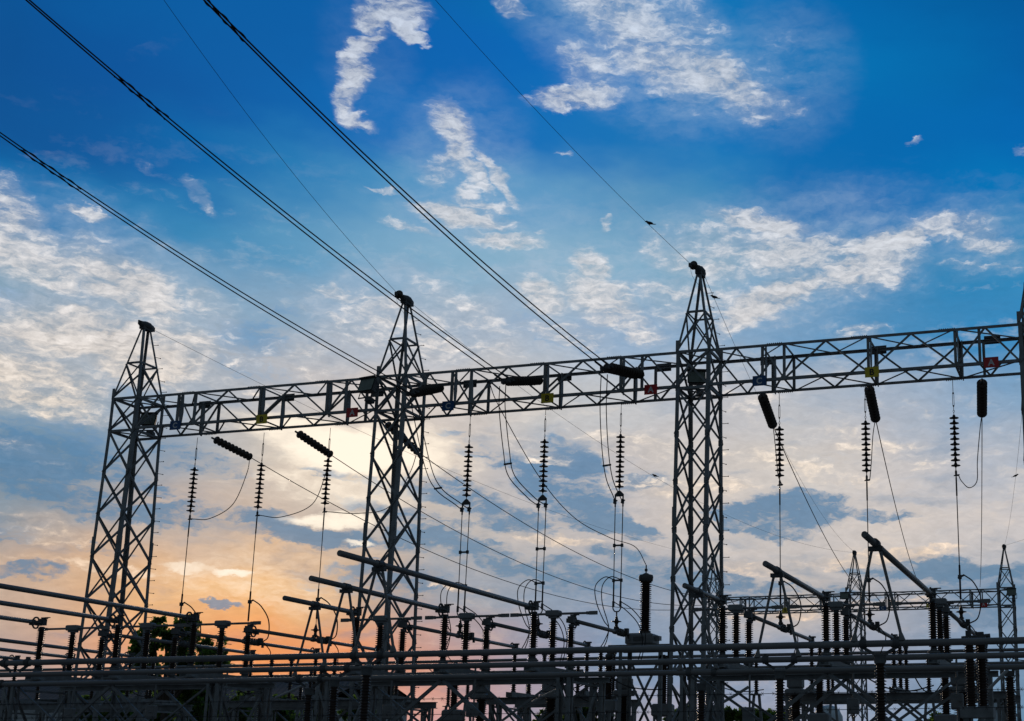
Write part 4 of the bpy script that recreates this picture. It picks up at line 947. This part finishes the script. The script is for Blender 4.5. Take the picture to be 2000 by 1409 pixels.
# vertical drive pipes of the near disconnectors and slack cables between the rows
rv = random.Random(11)
for k, X in enumerate(PHX):
    x = X+.34; yb = 29.9+.2*(k % 2)
    r = thing('drive_pipe', f'thin vertical drive pipe with a small box below the {ordn[k]} near disconnector from the left', 'drive pipe', (x, yb, 0), 'vertical drive pipes of the near disconnectors')
    m = MB(); m.tube([(x, yb, .9), (x, yb, DZ+.05)], .024, 8); m.tube([(x-.34, 30.0, DZ+.02), (x, yb, DZ+.02)], .02, 6); m.build('pipe', STEEL, r)
    m = MB(); z = 3.05+rv.uniform(-.2, .35); m.box((x, yb-.08, z), (.26, .16, .34), bev=.02); m.tube([(x+.05, yb-.16, z), (x+.05, yb-.26, z), (x+.16, yb-.26, z)], .012, 6); m.build('drive_box', PAINT, r)
for k in range(14):
    x0 = -27+k*1.85+rv.uniform(-.4, .4); y0 = rv.uniform(32.0, 36.5); z0 = rv.uniform(4.0, 4.9); dx = rv.uniform(.5, 1.6); sg = rv.uniform(.25, .6)
    cable([(x0, y0, z0), (x0+dx*.3, y0+.3, z0-sg*.8), (x0+dx*.65, y0+.7, z0-sg), (x0+dx, y0+1.0, z0-rv.uniform(0, .3)-.1)], f'slack dark cable low between the equipment rows, {(on2+["twelfth", "thirteenth", "fourteenth"])[k]} from the left', rv.uniform(.011, .02), 'slack cables between the equipment rows', 6, 'slack_cable')

# ------------------------------------------------------------------ house, tanks, fence
def house():
    r = thing('long_house', 'low pale house with a long dark tiled roof at the lower left', 'house', (-46, 62, 0))
    x0, x1, y0, y1 = -66, -37.5, 60, 68; ze, zr = 5.25, 6.4
    m = MB(); m.box(((x0+x1)/2, (y0+y1)/2, ze/2), (x1-x0, y1-y0, ze)); m.build('wall', WALL, r)
    m = MB(); e = .5
    A, B, C_, D = V(x0-e, y0-e, ze-.1), V(x1+e, y0-e, ze-.1), V(x1+e, (y0+y1)/2, zr), V(x0-e, (y0+y1)/2, zr); E_, G_ = V(x1+e, y1+e, ze-.1), V(x0-e, y1+e, ze-.1)
    up_ = V(0, 0, .12)
    for q in ((A, B, C_, D), (D, C_, E_, G_)): m.quad([p+up_ for p in q]); m.quad([p for p in reversed(q)])
    m.quad([A, A+up_, B+up_, B][::-1])
    o = m.build('roof', ROOF, r); uv = o.data.uv_layers.new()
    for lp in o.data.loops: v = o.data.vertices[lp.vertex_index].co; uv.data[lp.index].uv = (v.x, v.y)
    m = MB(); m.tube([(x0-e, y0-e-.06, ze), (x1+e, y0-e-.06, ze)], .07, 8); m.build('gutter', DSTEEL, r)
    m = MB(); m.bar((x0-e, (y0+y1)/2, zr+.12), (x1+e, (y0+y1)/2, zr+.12), .25, .12); m.build('ridge', ROOF, r)
    for x in (-60, -56, -50, -44): m = MB(); m.box((x, 59.98, 3.0), (1.3, .08, 1.3)); w = m.build('window', DSTEEL, r); m = MB(); m.box((x, 59.93, 3.0), (1.15, .02, 1.15)); m.build('pane', LENS, w)
house()
p = at(1617, 1402, 95)
r = thing('storage_tank', 'pale round storage tank low in the picture right of the third tower', 'tank', (p.x, 95, 0))
m = MB(); m.lathe((p.x, 95, 0), (p.x, 95, 9), [(0, 1.05), (p.z-.4, 1.05), (p.z+.1, 1.02), (p.z+.5, .8), (p.z+.8, .4), (p.z+.86, .05)], 28); m.build('shell', TANKM, r)
m = MB(); m.lathe((p.x, 95, p.z-.42), (p.x, 95, 9), [(0, 1.08), (.06, 1.08)], 28); m.build('rim', STEEL, r)
p = at(1945, 1385, 80)
r = thing('silo', 'pale blue conical roofed silo low at the right', 'silo', (p.x, 80, 0))
m = MB(); m.lathe((p.x, 80, 0), (p.x, 80, 9), [(0, .95), (p.z-.1, .95)], 24); m.build('shell', TANKM, r)
m = MB(); m.lathe((p.x, 80, p.z-.1), (p.x, 80, 9), [(0, 1.1), (.05, 1.1), (.75, .1), (.9, .03)], 24); m.build('roof', TANKM, r)
# barbed wire fence
for j, (ya, yb, l) in enumerate((((0, 1375), (2000, 1345), 'upper'), ((0, 1402), (2000, 1380), 'lower'))):
    a_, b_ = at(*ya, 16), at(*yb, 16); d = (b_-a_).normalized(); a_, b_ = a_-d*2, b_+d*2
    m = MB(); pts = sagline(a_, b_, .02, 40); m.tube(pts, .0035, 4)
    L = (b_-a_).length; n = int(L/.13)
    for i in range(n):
        c = a_.lerp(b_, (i+.5)/n)-Vector((0, 0, .02*4*((i+.5)/n)*(1-(i+.5)/n))); an_ = random.random()*3
        m.tube([c-V(.012, 0, .022), c+V(.012, 0, .022)], .0025, 3); m.tube([c-V(.012, .015, -.02), c+V(.012, .015, -.02)], .0025, 3)
    tag(m.build('barbed_wire', WIRE), f'{l} strand of barbed wire across the very bottom of the picture', 'barbed wire', 'strands of the perimeter fence')
for X, l in ((-17.3, 'left'), (.95, 'right')):
    r = thing('fence_post', f'concrete fence post carrying the barbed wire, {l} end', 'fence post', (X, 16, 0), 'fence posts')
    m = MB(); m.box((X, 16, 1.3), (.12, .12, 2.6)); m.bar((X, 16, 2.55), (X, 15.8, 2.9), .08); m.build('post', STEEL, r)

# ------------------------------------------------------------------ trees
def tree(x, y, blobs, trunk_h, label, name='broadleaf_tree', leafm=LEAF, nleaf=5000, ls=.17, seed=1, group=None):
    rnd = random.Random(seed); r = thing(name, label, 'tree' if 'tree' in name else 'bush', (x, y, 0), group)
    m = MB(); base = V(x, y, 0); top = V(x+.1, y, trunk_h)
    m.tube([base, base.lerp(top, .5)+V(.1, 0, 0), top], .1, 8, True, [.2, .16, .1])
    for c, rad in blobs:
        c = V(c); m.tube(smooth([top.lerp(base, .25), (top+c)/2+V(rnd.uniform(-.3, .3), 0, -.2), c+V(0, 0, rad*.3)], 5), .04, 6, True, list(np.linspace(.09, .02, 11)))
        for k in range(5):
            q = c+V(rnd.gauss(0, 1), rnd.gauss(0, 1), rnd.gauss(0, .8))*rad*.6; m.tube([c, (c+q)/2+V(0, 0, .1), q], .015, 5)
    m.build('trunk', BARK, r)
    vs = []; fs = []; tot = sum(b[1]**2 for b in blobs)
    for c, rad in blobs:
        c = V(c); ncl = max(9, int(34*rad*rad))
        cl = []
        for k in range(ncl):
            d = Vector((rnd.gauss(0, 1), rnd.gauss(0, 1), rnd.gauss(0, .9))).normalized()*rad*rnd.uniform(.35, 1.0); cl.append((c+d, rad*rnd.uniform(.12, .30)))
        nl = int(nleaf*rad*rad/tot)
        for i in range(nl):
            cc, cr_ = rnd.choice(cl); p = cc+Vector((rnd.gauss(0, 1), rnd.gauss(0, 1), rnd.gauss(0, .8)))*cr_*.6
            a_ = Vector((rnd.gauss(0, 1), rnd.gauss(0, 1), rnd.gauss(-.3, 1))).normalized(); b_ = a_.orthogonal().normalized(); b_.rotate(Matrix.Rotation(rnd.random()*6, 3, a_)); s = ls*rnd.uniform(.6, 1.3); w = s*.42
            o = len(vs); n_ = a_.cross(b_)*s*.12
            vs += [tuple(p), tuple(p+a_*s*.45+b_*w+n_), tuple(p+a_*s), tuple(p+a_*s*.45-b_*w+n_)]; fs.append((o, o+1, o+2, o+3))
    m = MB(); m.add(vs, fs); m.build('crown', leafm, r); return r
def B(px, py, Y, rpx, dy=0):
    p = at(px, py, Y); return (V(p.x, Y+dy, p.z), rpx*Y/F*1.03)
TY = 50
tree(at(325, 1300, TY).x, TY, [B(300, 1240, TY, 30), B(268, 1275, TY, 28), B(325, 1262, TY, 34, 1), B(370, 1236, TY, 32), B(400, 1262, TY, 32, .6), B(350, 1290, TY, 34), B(290, 1310, TY, 36), B(395, 1305, TY, 32, 1), B(255, 1330, TY, 30), B(330, 1345, TY, 40, 1), B(308, 1216, TY, 15), B(375, 1212, TY, 18), B(262, 1250, TY, 22, .5), B(412, 1288, TY, 26), B(345, 1250, TY, 24, -.5), B(285, 1280, TY, 30), B(430, 1300, TY, 16)], 5.5, 'leafy green tree between the first two towers, dark against the orange sky', nleaf=13500, ls=.19, seed=3)
bl = [(165, 1388, 36), (230, 1385, 44), (310, 1390, 46), (390, 1380, 46), (470, 1385, 40), (545, 1392, 38), (620, 1395, 34), (700, 1392, 30)]
for i, (x, y, s) in enumerate(bl):
    Yb = 52+(i % 3)*2.2
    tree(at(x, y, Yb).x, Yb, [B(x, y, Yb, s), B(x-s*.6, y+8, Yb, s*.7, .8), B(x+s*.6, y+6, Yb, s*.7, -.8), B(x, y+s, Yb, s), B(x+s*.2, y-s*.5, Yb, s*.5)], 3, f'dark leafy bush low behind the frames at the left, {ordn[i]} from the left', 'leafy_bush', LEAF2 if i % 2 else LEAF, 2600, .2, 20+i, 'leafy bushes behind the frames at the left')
for i, (x, y, s) in enumerate([(1128, 1385, 26), (1165, 1402, 30), (1330, 1402, 24), (1070, 1405, 22), (880, 1408, 22), (1830, 1412, 20)]):
    Yb = 62
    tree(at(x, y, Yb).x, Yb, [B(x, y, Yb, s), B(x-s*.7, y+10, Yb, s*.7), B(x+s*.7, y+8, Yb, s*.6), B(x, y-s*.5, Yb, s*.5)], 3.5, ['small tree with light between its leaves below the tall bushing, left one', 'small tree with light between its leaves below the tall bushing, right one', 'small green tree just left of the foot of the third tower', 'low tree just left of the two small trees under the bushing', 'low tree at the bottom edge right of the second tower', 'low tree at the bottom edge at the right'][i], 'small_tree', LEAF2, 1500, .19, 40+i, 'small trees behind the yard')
for i, (x0_, x1_) in enumerate(((1405, 1480), (1480, 1560))):
    Yb = 90; blobs = [B(x, 1400+random.uniform(-3, 3), Yb, 15) for x in range(x0_, x1_, 14)]
    tree(at((x0_+x1_)/2, 1400, Yb).x, Yb, blobs, 3, f'clipped distant hedge right of the third tower, {["left", "right"][i]} half', 'hedge_bush', LEAF, 3500, .3, 60+i, 'distant hedge bushes')
